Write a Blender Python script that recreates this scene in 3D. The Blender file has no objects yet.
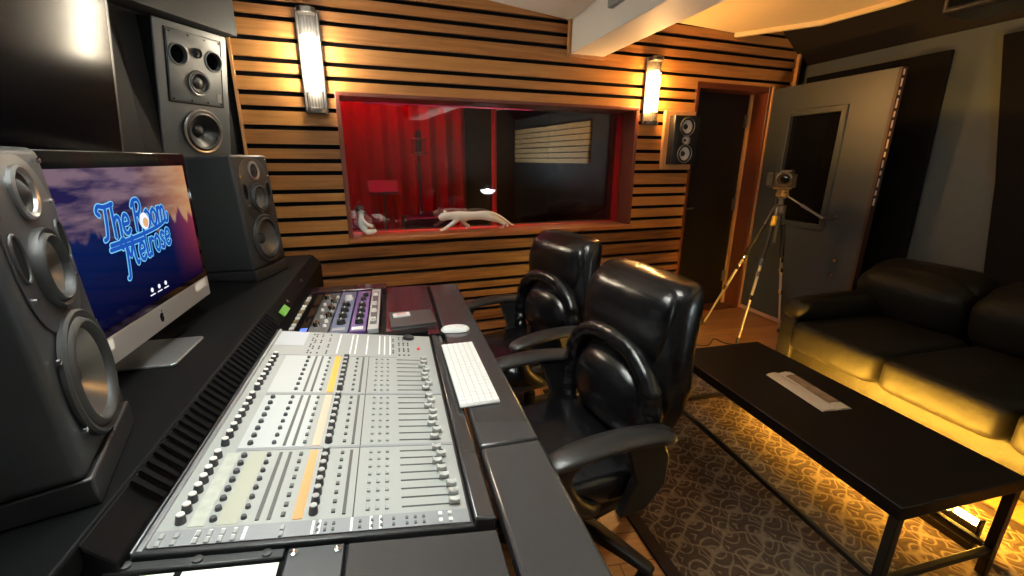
import bpy, bmesh, math, random
from mathutils import Vector, Matrix
random.seed(4)
PI = math.pi
col = bpy.context.scene.collection
scene = bpy.context.scene

# ------------------------------------------------------------------ helpers
def NB(): return bmesh.new()

def box(bm, c, s, rot=None):
    m = Matrix.Translation(c) @ (rot.to_4x4() if rot else Matrix.Identity(4)) @ Matrix.Diagonal((s[0], s[1], s[2], 1))
    bmesh.ops.create_cube(bm, size=1, matrix=m)
    return bm

def bb(bm, x0, x1, y0, y1, z0, z1):
    return box(bm, ((x0+x1)/2, (y0+y1)/2, (z0+z1)/2), (abs(x1-x0), abs(y1-y0), abs(z1-z0)))

def ringloft(bm, rings, cap=True, closed=True):
    vs = [[bm.verts.new(p) for p in r] for r in rings]
    n = len(vs[0])
    for a, b in zip(vs[:-1], vs[1:]):
        for i in range(n if closed else n-1):
            j = (i+1) % n
            bm.faces.new((a[i], a[j], b[j], b[i]))
    if cap and closed:
        bm.faces.new(list(reversed(vs[0]))); bm.faces.new(vs[-1])
    return vs

def frames(pts):
    pts = [Vector(p) for p in pts]; out = []
    up = None
    for i, p in enumerate(pts):
        t = (pts[min(i+1, len(pts)-1)] - pts[max(i-1, 0)]).normalized()
        if up is None:
            up = Vector((0, 0, 1)) if abs(t.z) < .9 else Vector((0, 1, 0))
        a = t.cross(up).normalized(); up = a.cross(t).normalized()
        out.append((p, a, up))
    return out

def tube(bm, pts, r, n=10, cap=True, flat=1.0):
    rings = []
    for i, (p, a, u) in enumerate(frames(pts)):
        rr = r[i] if isinstance(r, (list, tuple)) else r
        rings.append([p + a*math.cos(2*PI*k/n)*rr + u*math.sin(2*PI*k/n)*rr*flat for k in range(n)])
    ringloft(bm, rings, cap)
    return bm

def cyl(bm, p0, p1, r0, r1=None, n=20):
    return tube(bm, [p0, p1], [r0, r1 if r1 is not None else r0], n)

def lathe(bm, prof, n=32, M=None):
    """profile of (radius, height) turned about local z; M places it"""
    M = M or Matrix.Identity(4)
    rings = [[M @ Vector((max(r, 1e-5)*math.cos(2*PI*k/n), max(r, 1e-5)*math.sin(2*PI*k/n), z)) for k in range(n)] for r, z in prof]
    ringloft(bm, rings, False)
    return bm

def prism(bm, poly, h0, h1, M=None):
    M = M or Matrix.Identity(4)
    a = [bm.verts.new(M @ Vector((p[0], p[1], h0))) for p in poly]
    b = [bm.verts.new(M @ Vector((p[0], p[1], h1))) for p in poly]
    n = len(poly)
    for i in range(n):
        j = (i+1) % n; bm.faces.new((a[i], a[j], b[j], b[i]))
    bm.faces.new(list(reversed(a))); bm.faces.new(b)
    return bm

def slab(bm, pts, off):
    """a polygon of 3-D points given the thickness vector off"""
    a = [bm.verts.new(Vector(p)) for p in pts]; b = [bm.verts.new(Vector(p)+Vector(off)) for p in pts]
    n = len(pts)
    for i in range(n):
        j = (i+1) % n; bm.faces.new((a[i], a[j], b[j], b[i]))
    bm.faces.new(list(reversed(a))); bm.faces.new(b)
    return bm

def catmull(pts, k=6, closed=False):
    P = [Vector(p) for p in pts]; n = len(P); out = []
    rng = n if closed else n-1
    for i in range(rng):
        if closed:
            p0, p1, p2, p3 = P[(i-1) % n], P[i], P[(i+1) % n], P[(i+2) % n]
        else:
            p0, p1, p2, p3 = P[max(i-1, 0)], P[i], P[i+1], P[min(i+2, n-1)]
        for j in range(k):
            t = j/k
            out.append(.5*((2*p1)+(-p0+p2)*t+(2*p0-5*p1+4*p2-p3)*t*t+(-p0+3*p1-3*p2+p3)*t**3))
    if not closed: out.append(P[-1])
    return out

def rbox(bm, c, s, r=.05, p=5.0, nz=8, n=40, puff=0.0, rot=None):
    """soft cushion: superellipse block with rounded rim"""
    R = rot.to_4x4() if rot else Matrix.Identity(4)
    M = Matrix.Translation(c) @ R
    rings = []
    hz = s[2]/2
    K = 6
    prof = []
    for k in range(K+1):
        a = PI/2*k/K; prof.append((-(r-r*math.sin(a)), -hz+r-r*math.cos(a)))
    for k in range(K+1):
        a = PI/2*k/K; prof.append((-(r-r*math.cos(a)), hz-r+r*math.sin(a)))
    def ring(ins, z):
        out = []
        for k in range(n):
            a = 2*PI*k/n; ca, sa = math.cos(a), math.sin(a)
            x = math.copysign(abs(ca)**(2/p), ca)*(s[0]/2+ins); y = math.copysign(abs(sa)**(2/p), sa)*(s[1]/2+ins)
            out.append(M @ Vector((x, y, z)))
        return out
    for ins, z in prof: rings.append(ring(ins, z))
    vs = ringloft(bm, rings, False)
    # domed caps
    for top in (0, 1):
        base = vs[-1] if top else vs[0]
        z0 = prof[-1][1] if top else prof[0][1]
        prev = base
        ins0 = prof[-1][0] if top else prof[0][0]
        for q in (.75, .5, .25):
            zz = z0 + (puff*(1-q*q) if top else -puff*.4*(1-q*q))
            cur = []
            for k in range(n):
                a = 2*PI*k/n; ca, sa = math.cos(a), math.sin(a)
                x = math.copysign(abs(ca)**(2/p), ca)*(s[0]/2+ins0)*q; y = math.copysign(abs(sa)**(2/p), sa)*(s[1]/2+ins0)*q
                cur.append(bm.verts.new(M @ Vector((x, y, zz))))
            for k in range(n):
                j = (k+1) % n
                bm.faces.new((prev[k], prev[j], cur[j], cur[k]) if top else (prev[j], prev[k], cur[k], cur[j]))
            prev = cur
        cz = z0 + (puff if top else -puff*.4)
        cv = bm.verts.new(M @ Vector((0, 0, cz)))
        for k in range(n):
            j = (k+1) % n
            bm.faces.new((prev[k], prev[j], cv) if top else (prev[j], prev[k], cv))
    return bm

def obj(name, bm, mat, parent=None, smooth=True, bev=0, sub=0, ang=40, seg=2):
    bmesh.ops.recalc_face_normals(bm, faces=bm.faces)
    me = bpy.data.meshes.new(name); bm.to_mesh(me); bm.free()
    if mat: me.materials.append(mat)
    if smooth:
        me.shade_smooth()
        if not sub: me.set_sharp_from_angle(angle=math.radians(ang))
    o = bpy.data.objects.new(name, me); col.objects.link(o)
    if parent is not None: o.parent = parent
    if bev:
        m = o.modifiers.new('bevel', 'BEVEL'); m.width = bev; m.segments = seg; m.limit_method = 'ANGLE'; m.angle_limit = math.radians(35)
        m.harden_normals = False
    if sub:
        m = o.modifiers.new('subsurf', 'SUBSURF'); m.levels = sub; m.render_levels = sub
    return o

def cut_holes(objs, cutters, parent):
    """cut round openings for drivers and ports into cabinet parts (all in the thing's own space)"""
    bm = NB()
    for M_, r, dpt in cutters: lathe(bm, [(0, -dpt), (r, -dpt), (r, .06), (0, .06)], 36, M_)
    bmesh.ops.remove_doubles(bm, verts=bm.verts, dist=1e-6)
    c = obj('cutter', bm, None, parent, smooth=False)
    for o in objs:
        m = o.modifiers.new('hole', 'BOOLEAN'); m.operation = 'DIFFERENCE'; m.object = c; m.solver = 'EXACT'
    bpy.context.view_layer.update()
    dg = bpy.context.evaluated_depsgraph_get()
    for o in objs:
        me = bpy.data.meshes.new_from_object(o.evaluated_get(dg)); o.modifiers.clear(); o.data = me
        me.shade_smooth(); me.set_sharp_from_angle(angle=math.radians(40))
    bpy.data.objects.remove(c, do_unlink=True)

def tag(o, label=None, cat=None, group=None, kind=None):
    if label: o['label'] = label
    if cat: o['category'] = cat
    if group: o['group'] = group
    if kind: o['kind'] = kind
    return o

def thing(name, label, cat, loc=(0, 0, 0), rotz=0, group=None):
    o = bpy.data.objects.new(name, None); col.objects.link(o)
    o.empty_display_size = .1
    o.location = loc; o.rotation_euler = (0, 0, rotz)
    return tag(o, label, cat, group)

def struct(name, bm, mat, **k):
    o = obj(name, bm, mat, **k); o['kind'] = 'structure'; return o

def kids(o): return [c for c in bpy.data.objects if c.parent == o]

def copy_tree(o, parent=None):
    c = o.copy(); col.objects.link(c)
    if parent is not None: c.parent = parent
    for ch in kids(o): copy_tree(ch, c)
    return c

def part_copy(src, loc=None, rot=None):
    c = src.copy(); col.objects.link(c)
    if loc is not None: c.location = loc
    if rot is not None: c.rotation_euler = rot
    for ch in kids(src):
        d = ch.copy(); col.objects.link(d); d.parent = c
    return c

# ------------------------------------------------------------------ materials
def mat(name, base=(.5, .5, .5), rough=.5, metal=0, spec=.5, emit=None, es=0, coat=0, noise=None, bump=None):
    m = bpy.data.materials.new(name); m.use_nodes = True
    nt = m.node_tree; b = nt.nodes['Principled BSDF']
    b.inputs['Base Color'].default_value = (*base, 1); b.inputs['Roughness'].default_value = rough
    b.inputs['Metallic'].default_value = metal; b.inputs['Specular IOR Level'].default_value = spec
    b.inputs['Coat Weight'].default_value = coat
    if emit:
        b.inputs['Emission Color'].default_value = (*emit, 1); b.inputs['Emission Strength'].default_value = es
    N, L = nt.nodes, nt.links
    if noise or bump:
        tc = N.new('ShaderNodeTexCoord')
    if noise:                                   # (scale, amount, stretch)
        mp = N.new('ShaderNodeMapping'); mp.inputs['Scale'].default_value = noise[2] if len(noise) > 2 else (1, 1, 1)
        L.new(tc.outputs['Object'], mp.inputs[0])
        t = N.new('ShaderNodeTexNoise'); t.inputs['Scale'].default_value = noise[0]; t.inputs['Detail'].default_value = 4
        L.new(mp.outputs[0], t.inputs['Vector'])
        mx = N.new('ShaderNodeMix'); mx.data_type = 'RGBA'
        a = noise[1]
        mx.inputs[6].default_value = (*[c*(1-a) for c in base], 1); mx.inputs[7].default_value = (*[min(1, c*(1+a)) for c in base], 1)
        L.new(t.outputs['Fac'], mx.inputs[0]); L.new(mx.outputs[2], b.inputs['Base Color'])
    if bump:                                    # (scale, strength, distance)
        t2 = N.new('ShaderNodeTexNoise'); t2.inputs['Scale'].default_value = bump[0]; t2.inputs['Detail'].default_value = 3
        L.new(tc.outputs['Object'], t2.inputs['Vector'])
        bp = N.new('ShaderNodeBump'); bp.inputs['Strength'].default_value = bump[1]; bp.inputs['Distance'].default_value = bump[2]
        L.new(t2.outputs['Fac'], bp.inputs['Height']); L.new(bp.outputs[0], b.inputs['Normal'])
    return m

def emitter(name, colr, s):
    m = bpy.data.materials.new(name); m.use_nodes = True
    nt = m.node_tree; nt.nodes.clear()
    e = nt.nodes.new('ShaderNodeEmission'); e.inputs[0].default_value = (*colr, 1); e.inputs[1].default_value = s
    o = nt.nodes.new('ShaderNodeOutputMaterial'); nt.links.new(e.outputs[0], o.inputs[0])
    return m

def wood_planks():
    """honey slats: every board of the wall its own tone, grain along the board"""
    m = mat('slat_wood', (.42, .18, .06), .34, spec=.45)
    nt = m.node_tree; N, L = nt.nodes, nt.links; b = N['Principled BSDF']
    tc = N.new('ShaderNodeTexCoord'); mp = N.new('ShaderNodeMapping'); mp.inputs['Scale'].default_value = (.8, 8, 14)
    L.new(tc.outputs['Object'], mp.inputs[0])
    n1 = N.new('ShaderNodeTexNoise'); n1.inputs['Scale'].default_value = 3; n1.inputs['Detail'].default_value = 6; n1.inputs['Distortion'].default_value = .6
    L.new(mp.outputs[0], n1.inputs['Vector'])
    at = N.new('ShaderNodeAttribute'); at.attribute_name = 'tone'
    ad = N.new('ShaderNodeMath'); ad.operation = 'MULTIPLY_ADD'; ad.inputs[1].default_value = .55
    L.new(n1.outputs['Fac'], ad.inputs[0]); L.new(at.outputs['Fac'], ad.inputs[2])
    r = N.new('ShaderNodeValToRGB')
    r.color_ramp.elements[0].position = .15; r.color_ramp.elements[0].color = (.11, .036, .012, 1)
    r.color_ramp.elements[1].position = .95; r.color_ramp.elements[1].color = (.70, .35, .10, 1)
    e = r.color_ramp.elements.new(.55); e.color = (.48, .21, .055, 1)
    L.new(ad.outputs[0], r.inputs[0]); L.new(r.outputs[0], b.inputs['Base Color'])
    return m

def rug_mat():
    m = mat('rug_damask', (.2, .12, .06), .95, spec=.1)
    nt = m.node_tree; N, L = nt.nodes, nt.links; b = N['Principled BSDF']
    tc = N.new('ShaderNodeTexCoord')
    nz = N.new('ShaderNodeTexNoise'); nz.inputs['Scale'].default_value = 8; nz.inputs['Detail'].default_value = 1
    L.new(tc.outputs['Object'], nz.inputs['Vector'])
    mix = N.new('ShaderNodeVectorMath'); mix.operation = 'MULTIPLY_ADD'
    mix.inputs[1].default_value = (.07, .07, .0)
    L.new(nz.outputs['Color'], mix.inputs[0]); L.new(tc.outputs['Object'], mix.inputs[2])
    sp = N.new('ShaderNodeSeparateXYZ'); L.new(mix.outputs[0], sp.inputs[0])
    def M(op, a, bb=None, c=None):
        n = N.new('ShaderNodeMath'); n.operation = op
        for i, v in enumerate((a, bb, c)):
            if v is None: continue
            if isinstance(v, (int, float)): n.inputs[i].default_value = v
            else: L.new(v, n.inputs[i])
        return n.outputs[0]
    ax, by = .105, .145
    u = M('DIVIDE', sp.outputs[0], ax); iu = M('FLOOR', u); par = M('ABSOLUTE', M('MODULO', iu, 2.0))
    v = M('ADD', M('DIVIDE', sp.outputs[1], by), M('MULTIPLY', par, .5))
    iv = M('FLOOR', v)
    px = M('MULTIPLY', M('SUBTRACT', M('FRACT', u), .5), ax); py = M('MULTIPLY', M('SUBTRACT', M('FRACT', v), .5), by*.75)
    sg = M('SUBTRACT', M('MULTIPLY', M('ABSOLUTE', M('MODULO', M('ADD', iu, iv), 2.0)), 2.0), 1.0)
    d = M('SQRT', M('ADD', M('MULTIPLY', px, px), M('MULTIPLY', py, py)))
    an = M('MULTIPLY', M('ARCTAN2', py, px), 1/(2*PI))
    spi = M('ABSOLUTE', M('SUBTRACT', M('FRACT', M('ADD', M('MULTIPLY', d, 42.0), M('MULTIPLY', an, sg))), .5))
    u2 = M('MULTIPLY', sp.outputs[0], PI/ax); v2 = M('MULTIPLY', sp.outputs[1], PI/by)
    g = M('ADD', M('SINE', M('MULTIPLY', u2, 1.0)), M('MULTIPLY', M('COSINE', M('MULTIPLY', v2, 2.0)), .9))
    vine = M('ABSOLUTE', M('MULTIPLY', g, .55))
    nz2 = N.new('ShaderNodeTexNoise'); nz2.inputs['Scale'].default_value = 22; L.new(tc.outputs['Object'], nz2.inputs['Vector'])
    band = M('ADD', M('MINIMUM', spi, vine), M('MULTIPLY', M('SUBTRACT', nz2.outputs['Fac'], .5), .22))
    r = N.new('ShaderNodeValToRGB'); r.color_ramp.interpolation = 'EASE'
    r.color_ramp.elements[0].position = .02; r.color_ramp.elements[0].color = (.27, .20, .13, 1)
    r.color_ramp.elements[1].position = .20; r.color_ramp.elements[1].color = (.105, .070, .047, 1)
    L.new(band, r.inputs[0])
    fine = N.new('ShaderNodeTexNoise'); fine.inputs['Scale'].default_value = 60
    L.new(tc.outputs['Object'], fine.inputs['Vector'])
    mx = N.new('ShaderNodeMix'); mx.data_type = 'RGBA'; mx.blend_type = 'MULTIPLY'; mx.inputs[0].default_value = .6
    L.new(r.outputs[0], mx.inputs[6]); L.new(fine.outputs['Fac'], mx.inputs[7])
    L.new(mx.outputs[2], b.inputs['Base Color'])
    bp = N.new('ShaderNodeBump'); bp.inputs['Strength'].default_value = .5; bp.inputs['Distance'].default_value = .01
    L.new(band, bp.inputs['Height']); L.new(bp.outputs[0], b.inputs['Normal'])
    return m

def floor_mat():
    m = mat('floor_boards', (.42, .2, .07), .3, spec=.5)
    nt = m.node_tree; N, L = nt.nodes, nt.links; b = N['Principled BSDF']
    tc = N.new('ShaderNodeTexCoord'); mp = N.new('ShaderNodeMapping'); mp.inputs['Rotation'].default_value = (0, 0, .1)
    L.new(tc.outputs['Object'], mp.inputs[0])
    br = N.new('ShaderNodeTexBrick'); br.inputs['Scale'].default_value = 1.0
    br.inputs['Brick Width'].default_value = 1.2; br.inputs['Row Height'].default_value = .13; br.inputs['Mortar Size'].default_value = .002
    br.inputs['Color1'].default_value = (.50, .24, .085, 1); br.inputs['Color2'].default_value = (.38, .165, .055, 1); br.inputs['Mortar'].default_value = (.09, .04, .015, 1)
    L.new(mp.outputs[0], br.inputs['Vector'])
    mp2 = N.new('ShaderNodeMapping'); mp2.inputs['Scale'].default_value = (1.5, 18, 1); L.new(mp.outputs[0], mp2.inputs[0])
    nz = N.new('ShaderNodeTexNoise'); nz.inputs['Scale'].default_value = 3; nz.inputs['Detail'].default_value = 5; L.new(mp2.outputs[0], nz.inputs['Vector'])
    mx = N.new('ShaderNodeMix'); mx.data_type = 'RGBA'; mx.blend_type = 'OVERLAY'; mx.inputs[0].default_value = .5
    L.new(br.outputs['Color'], mx.inputs[6]); L.new(nz.outputs['Fac'], mx.inputs[7]); L.new(mx.outputs[2], b.inputs['Base Color'])
    return m

def glass_mat(name, tint=(1, 1, 1), refl=.1):
    m = bpy.data.materials.new(name); m.use_nodes = True
    nt = m.node_tree; nt.nodes.clear(); N, L = nt.nodes, nt.links
    t = N.new('ShaderNodeBsdfTransparent'); t.inputs[0].default_value = (*tint, 1)
    g = N.new('ShaderNodeBsdfGlossy'); g.inputs['Roughness'].default_value = .015; g.inputs[0].default_value = (1, 1, 1, 1)
    f = N.new('ShaderNodeFresnel'); f.inputs[0].default_value = 1.5
    a = N.new('ShaderNodeMath'); a.operation = 'ADD'; a.use_clamp = True; a.inputs[1].default_value = refl
    L.new(f.outputs[0], a.inputs[0])
    mx = N.new('ShaderNodeMixShader'); L.new(a.outputs[0], mx.inputs[0]); L.new(t.outputs[0], mx.inputs[1]); L.new(g.outputs[0], mx.inputs[2])
    o = N.new('ShaderNodeOutputMaterial'); L.new(mx.outputs[0], o.inputs[0])
    return m

def screen_mat():
    """the picture on the computer screen: dusk clouds over a dark blue skyline"""
    m = bpy.data.materials.new('screen_picture'); m.use_nodes = True
    nt = m.node_tree; nt.nodes.clear(); N, L = nt.nodes, nt.links
    tc = N.new('ShaderNodeTexCoord'); sp = N.new('ShaderNodeSeparateXYZ'); L.new(tc.outputs['Generated'], sp.inputs[0])
    def M(op, a, b=None, c=None, cl=False):
        n = N.new('ShaderNodeMath'); n.operation = op; n.use_clamp = cl
        for i, v in enumerate((a, b, c)):
            if v is None: continue
            if isinstance(v, (int, float)): n.inputs[i].default_value = v
            else: L.new(v, n.inputs[i])
        return n.outputs[0]
    def mix(f, a, b):
        n = N.new('ShaderNodeMix'); n.data_type = 'RGBA'
        if isinstance(f, float): n.inputs[0].default_value = f
        else: L.new(f, n.inputs[0])
        for s, v in ((6, a), (7, b)):
            if isinstance(v, tuple): n.inputs[s].default_value = (*v, 1)
            else: L.new(v, n.inputs[s])
        return n.outputs[2]
    u, v = sp.outputs[1], sp.outputs[2]
    mp = N.new('ShaderNodeMapping'); mp.inputs['Scale'].default_value = (1, 2.6, 8); mp.inputs['Rotation'].default_value = (.25, 0, 0); L.new(tc.outputs['Generated'], mp.inputs[0])
    cl = N.new('ShaderNodeTexNoise'); cl.inputs['Scale'].default_value = 1.5; cl.inputs['Detail'].default_value = 5; L.new(mp.outputs[0], cl.inputs['Vector'])
    ramp = N.new('ShaderNodeValToRGB'); L.new(cl.outputs['Fac'], ramp.inputs[0])
    ramp.color_ramp.elements[0].position = .38; ramp.color_ramp.elements[0].color = (.028, .022, .11, 1)
    ramp.color_ramp.elements[1].position = .62; ramp.color_ramp.elements[1].color = (.33, .21, .28, 1)
    sun = M('MULTIPLY', M('SUBTRACT', u, .5, cl=True), 2.0, cl=True)
    sky = mix(sun, ramp.outputs[0], mix(cl.outputs['Fac'], (.75, .18, .1), (.98, .68, .3)))
    sk = N.new('ShaderNodeTexNoise'); sk.noise_dimensions = '1D'; sk.inputs['Scale'].default_value = 9; sk.inputs['Detail'].default_value = 3
    L.new(u, sk.inputs['W'])
    hor = M('ADD', M('MULTIPLY', sk.outputs['Fac'], .38), .40)
    low = M('MULTIPLY', M('SUBTRACT', hor, v), 22.0, cl=True)
    city = mix(M('MULTIPLY', v, 1.8, cl=True), (.003, .0025, .030), mix(M('MULTIPLY', M('SUBTRACT', u, .72, cl=True), 3.5, cl=True), (.004, .02, .13), (.45, .06, .10)))
    pic = mix(low, sky, city)
    e = N.new('ShaderNodeEmission'); e.inputs[1].default_value = .46; L.new(pic, e.inputs[0])
    g = N.new('ShaderNodeBsdfGlossy'); g.inputs['Roughness'].default_value = .05; g.inputs[0].default_value = (.015, .015, .015, 1)
    ad = N.new('ShaderNodeAddShader'); L.new(e.outputs[0], ad.inputs[0]); L.new(g.outputs[0], ad.inputs[1])
    o = N.new('ShaderNodeOutputMaterial'); L.new(ad.outputs[0], o.inputs[0])
    return m

M_slat = wood_planks(); M_rug = rug_mat(); M_floor = floor_mat()
M_black = mat('matte_black', (.003, .003, .0035), .75, spec=.08)
M_blackp = mat('black_plastic', (.012, .012, .013), .42)
M_desk = mat('desk_laminate', (.0035, .0036, .004), .5, spec=.07, bump=(220, .08, .001))
M_pad = mat('armrest_vinyl', (.036, .034, .034), .18, spec=.7)
M_spk = mat('speaker_black_paint', (.018, .0195, .0205), .5, spec=.35, bump=(300, .15, .0008))
M_spkgrey = mat('soffit_speaker_grey', (.055, .064, .069), .42, spec=.5)
M_rubber = mat('rubber_surround', (.010, .010, .010), .55)
M_cone = mat('speaker_cone', (.15, .145, .13), .28, metal=.7, spec=.7)
M_conelight = mat('grey_cone', (.42, .42, .42), .35)
M_ring = mat('brushed_ring', (.36, .36, .36), .32, metal=.9)
M_ringd = mat('dark_ring', (.16, .165, .17), .35, metal=.6)
M_hole = mat('port_black', (.001, .001, .001), .9, spec=.05)
M_chrome = mat('chrome', (.7, .7, .7), .15, metal=1)
M_alu = mat('aluminium', (.62, .60, .57), .36, metal=.75)
M_alufoot = mat('aluminium_foot', (.42, .43, .45), .35, metal=.9)
M_tv = mat('television_screen', (.002, .002, .003), .18, spec=.5)
M_tv.node_tree.nodes['Principled BSDF'].inputs['IOR'].default_value = 1.14
M_gloss = mat('glossy_black_glass', (.004, .004, .005), .06, spec=.6)
M_leather = mat('black_leather', (.006, .006, .007), .25, spec=.5, bump=(14, .22, .012))
M_leather_s = mat('sofa_leather', (.009, .008, .0065), .48, spec=.12, bump=(16, .4, .014))
M_table = mat('espresso_wood', (.006, .004, .0035), .4, spec=.2, noise=(6, .3, (12, 1, 1)))
M_iron = mat('dark_iron', (.03, .025, .02), .4, metal=.6)
M_trimwood = mat('trim_wood', (.55, .29, .12), .4, noise=(5, .25, (8, 8, 1)))
M_redwood = mat('jamb_redwood', (.13, .032, .014), .35, noise=(5, .3, (8, 8, .6)))
M_darkwood = mat('dark_door_veneer', (.005, .003, .0025), .4, noise=(4, .3, (10, 10, .6)))
M_doorgrey = mat('door_grey_paint', (.044, .050, .054), .42)
M_wallgrey = mat('wall_fabric_grey', (.060, .072, .078), .7)
M_wallblack = mat('wall_black', (.003, .003, .0035), .7, spec=.25)
M_brownblk = mat('soffit_brown_black', (.016, .012, .010), .75, spec=.2)
M_panelblk = mat('acoustic_panel_fabric', (.006, .005, .005), .9, spec=.1)
M_ceil = mat('ceiling_paint', (.78, .72, .66), .75)
M_ceil2 = mat('ceiling_cream', (.86, .66, .34), .7)
M_white = mat('beam_white', (.80, .79, .76), .6)
M_ceram = mat('white_ceramic', (.86, .86, .86), .25, spec=.5)
M_keys = mat('white_plastic', (.80, .78, .74), .4)
M_keygap = mat('keyboard_tray', (.50, .49, .47), .4)
M_panel = mat('console_panel', (.30, .305, .285), .45)
M_panelg = mat('console_grey', (.22, .225, .23), .4)
M_cream = mat('console_cream', (.38, .385, .33), .5, noise=(60, .25))
M_meter = mat('console_meter_strip', (.34, .335, .265), .5)
M_slot = mat('slot_dark', (.03, .03, .03), .5)
M_knobp = mat('pale_knob', (.66, .64, .58), .35)
M_knobd = mat('dark_knob', (.05, .05, .055), .4)
M_btn = mat('grey_button', (.30, .30, .29), .4)
M_btnl = mat('white_button', (.78, .77, .72), .4)
M_red = mat('red_button', (.6, .04, .03), .4, emit=(1, .1, .05), es=.3)
M_amber = mat('amber_display', (.45, .18, .02), .35, emit=(1, .40, .02), es=.5)
M_peach = mat('peach_display', (.46, .31, .22), .35, emit=(1, .6, .4), es=.10)
M_orange = mat('orange_display', (.42, .20, .08), .35, emit=(1, .45, .12), es=.22)
M_gold = mat('gold_edge', (.6, .34, .12), .35, metal=.5)
M_purple = mat('purple_faceplate', (.13, .06, .22), .4)
M_bluegrey = mat('blue_grey_faceplate', (.09, .11, .20), .4)
M_silverplate = mat('silver_faceplate', (.5, .5, .5), .35, metal=.4)
M_curtain = mat('red_velvet', (.50, .006, .022), .85, spec=.05)
M_boothwall = mat('booth_wall', (.035, .012, .012), .7)
M_glass = glass_mat('window_glass', (.92, .88, .88), .10)
M_glassd = glass_mat('door_glass', (.25, .27, .29), .06)
M_tubeglass = glass_mat('sconce_glass', (.9, .9, .9), .05)
M_yellow = mat('yellow_tape', (.75, .48, .05), .5)
M_paper = mat('magazine_paper', (.62, .58, .5), .3)
M_photo = mat('magazine_photo', (.28, .2, .13), .25, noise=(30, .6))
M_greenled = mat('green_label', (.14, .30, .06), .5, emit=(.35, 1, .1), es=.10)
M_bluelcd = mat('blue_display', (.05, .1, .6), .4, emit=(.1, .2, 1), es=.6)
M_brass = mat('aged_brass', (.45, .32, .16), .35, metal=.8)
M_camera = mat('lens_barrel_metal', (.12, .09, .06), .3, metal=.7)
M_steel = mat('dark_steel', (.16, .15, .14), .35, metal=.8)
M_screen = screen_mat()
M_neon = emitter('neon_outline', (.20, .62, 1.0), .75)
M_neonfill = emitter('neon_fill', (.012, .07, .36), 1.0)
M_icon = emitter('screen_icon', (.8, .8, .9), .9)
M_skin = emitter('avatar_picture', (.75, .42, .2), .8)
E_sc1 = emitter('sconce_light', (1.0, .88, .66), 175)
E_sc2 = emitter('sconce_light_warm', (1.0, .52, .16), 225)
E_led = emitter('amber_led', (1.0, .50, .05), 1150)
E_led2 = emitter('amber_led_dim', (1.0, .50, .07), 150)
E_red = emitter('red_tube', (1.0, .004, .060), 60)
E_red2 = emitter('pink_red_tube', (1.0, .02, .13), 210)
E_cool = emitter('ceiling_lamp_light', (.92, 1.0, .97), 42)
E_up = emitter('added_uplight', (.93, 1.0, .98), 130)
E_bulb = emitter('bulb_light', (.84, .96, 1.0), 2100)
E_bowl = emitter('bowl_glow', (.92, .96, 1.0), 5)

# ------------------------------------------------------------------ the slatted wall (turned 4.97 degrees from the desk)
A = math.radians(4.97)
WD = Vector((math.cos(A), math.sin(A), 0)); WN = Vector((math.sin(A), -math.cos(A), 0)); WO = Vector((0, 3.162, 0))
WM = Matrix(((WD.x, -WN.x, 0, WO.x), (WD.y, -WN.y, 0, WO.y), (0, 0, 1, 0), (0, 0, 0, 1)))   # local: x along wall, y INTO the wall, z up
def wallthing(name, label, cat, x, z, group=None, out=0):
    p = WM @ Vector((x, -out, z))
    return thing(name, label, cat, p, A, group)
def W(x, y, z): return WM @ Vector((x, y, z))

gaps = [2.64, 2.545, 2.453, 2.363, 2.28, 2.203, 2.092, 1.98, 1.90, 1.80, 1.715, 1.607, 1.497, 1.41, 1.335, 1.22, 1.143, 1.043, .945, .850, .750, .637, .527, .455, .385, .29, .19, .10, .0]
WIN = (-.29, 1.935, .905, 1.815); DOOR = (2.50, 3.31, 0, 2.035)
bm = NB(); tone = []
def slat_box(x0, x1, z0, z1, t):
    n0 = len(bm.faces); box(bm, ((x0+x1)/2, .012, (z0+z1)/2), (x1-x0, .024, z1-z0)); tone.extend([t]*(len(bm.faces)-n0))
for a, b in zip(gaps[:-1], gaps[1:]):
    z1, z0 = a-.014, b+.014
    segs = [(-.83, 3.56)]
    def cut(segs, lo, hi):
        out = []
        for s0, s1 in segs:
            if hi <= s0 or lo >= s1: out.append((s0, s1)); continue
            if lo > s0: out.append((s0, lo))
            if hi < s1: out.append((hi, s1))
        return out
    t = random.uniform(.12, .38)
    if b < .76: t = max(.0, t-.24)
    zs = [(z0, z1)]
    for rx0, rx1, rz0, rz1 in ((WIN[0]-.012, WIN[1]+.012, WIN[2]-.02, WIN[3]+.012), (DOOR[0]-.005, DOOR[1]+.02, 0, DOOR[3]+.02)):
        pass
    cuts = [(WIN[0]-.012, WIN[1]+.012, WIN[2]-.025, WIN[3]+.012), (DOOR[0], DOOR[1]+.02, 0, DOOR[3]+.01)]
    levels = sorted({z0, z1} | {c for q in cuts for c in q[2:] if z0 < c < z1})
    for l0, l1 in zip(levels[:-1], levels[1:]):
        if l1-l0 < .008: continue
        mid = (l0+l1)/2; sg = segs
        for q in cuts:
            if q[2] < mid < q[3]: sg = cut(sg, q[0], q[1])
        for s0, s1 in sg: slat_box(s0, s1, l0, l1, t)
me_faces = len(bm.faces)
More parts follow.
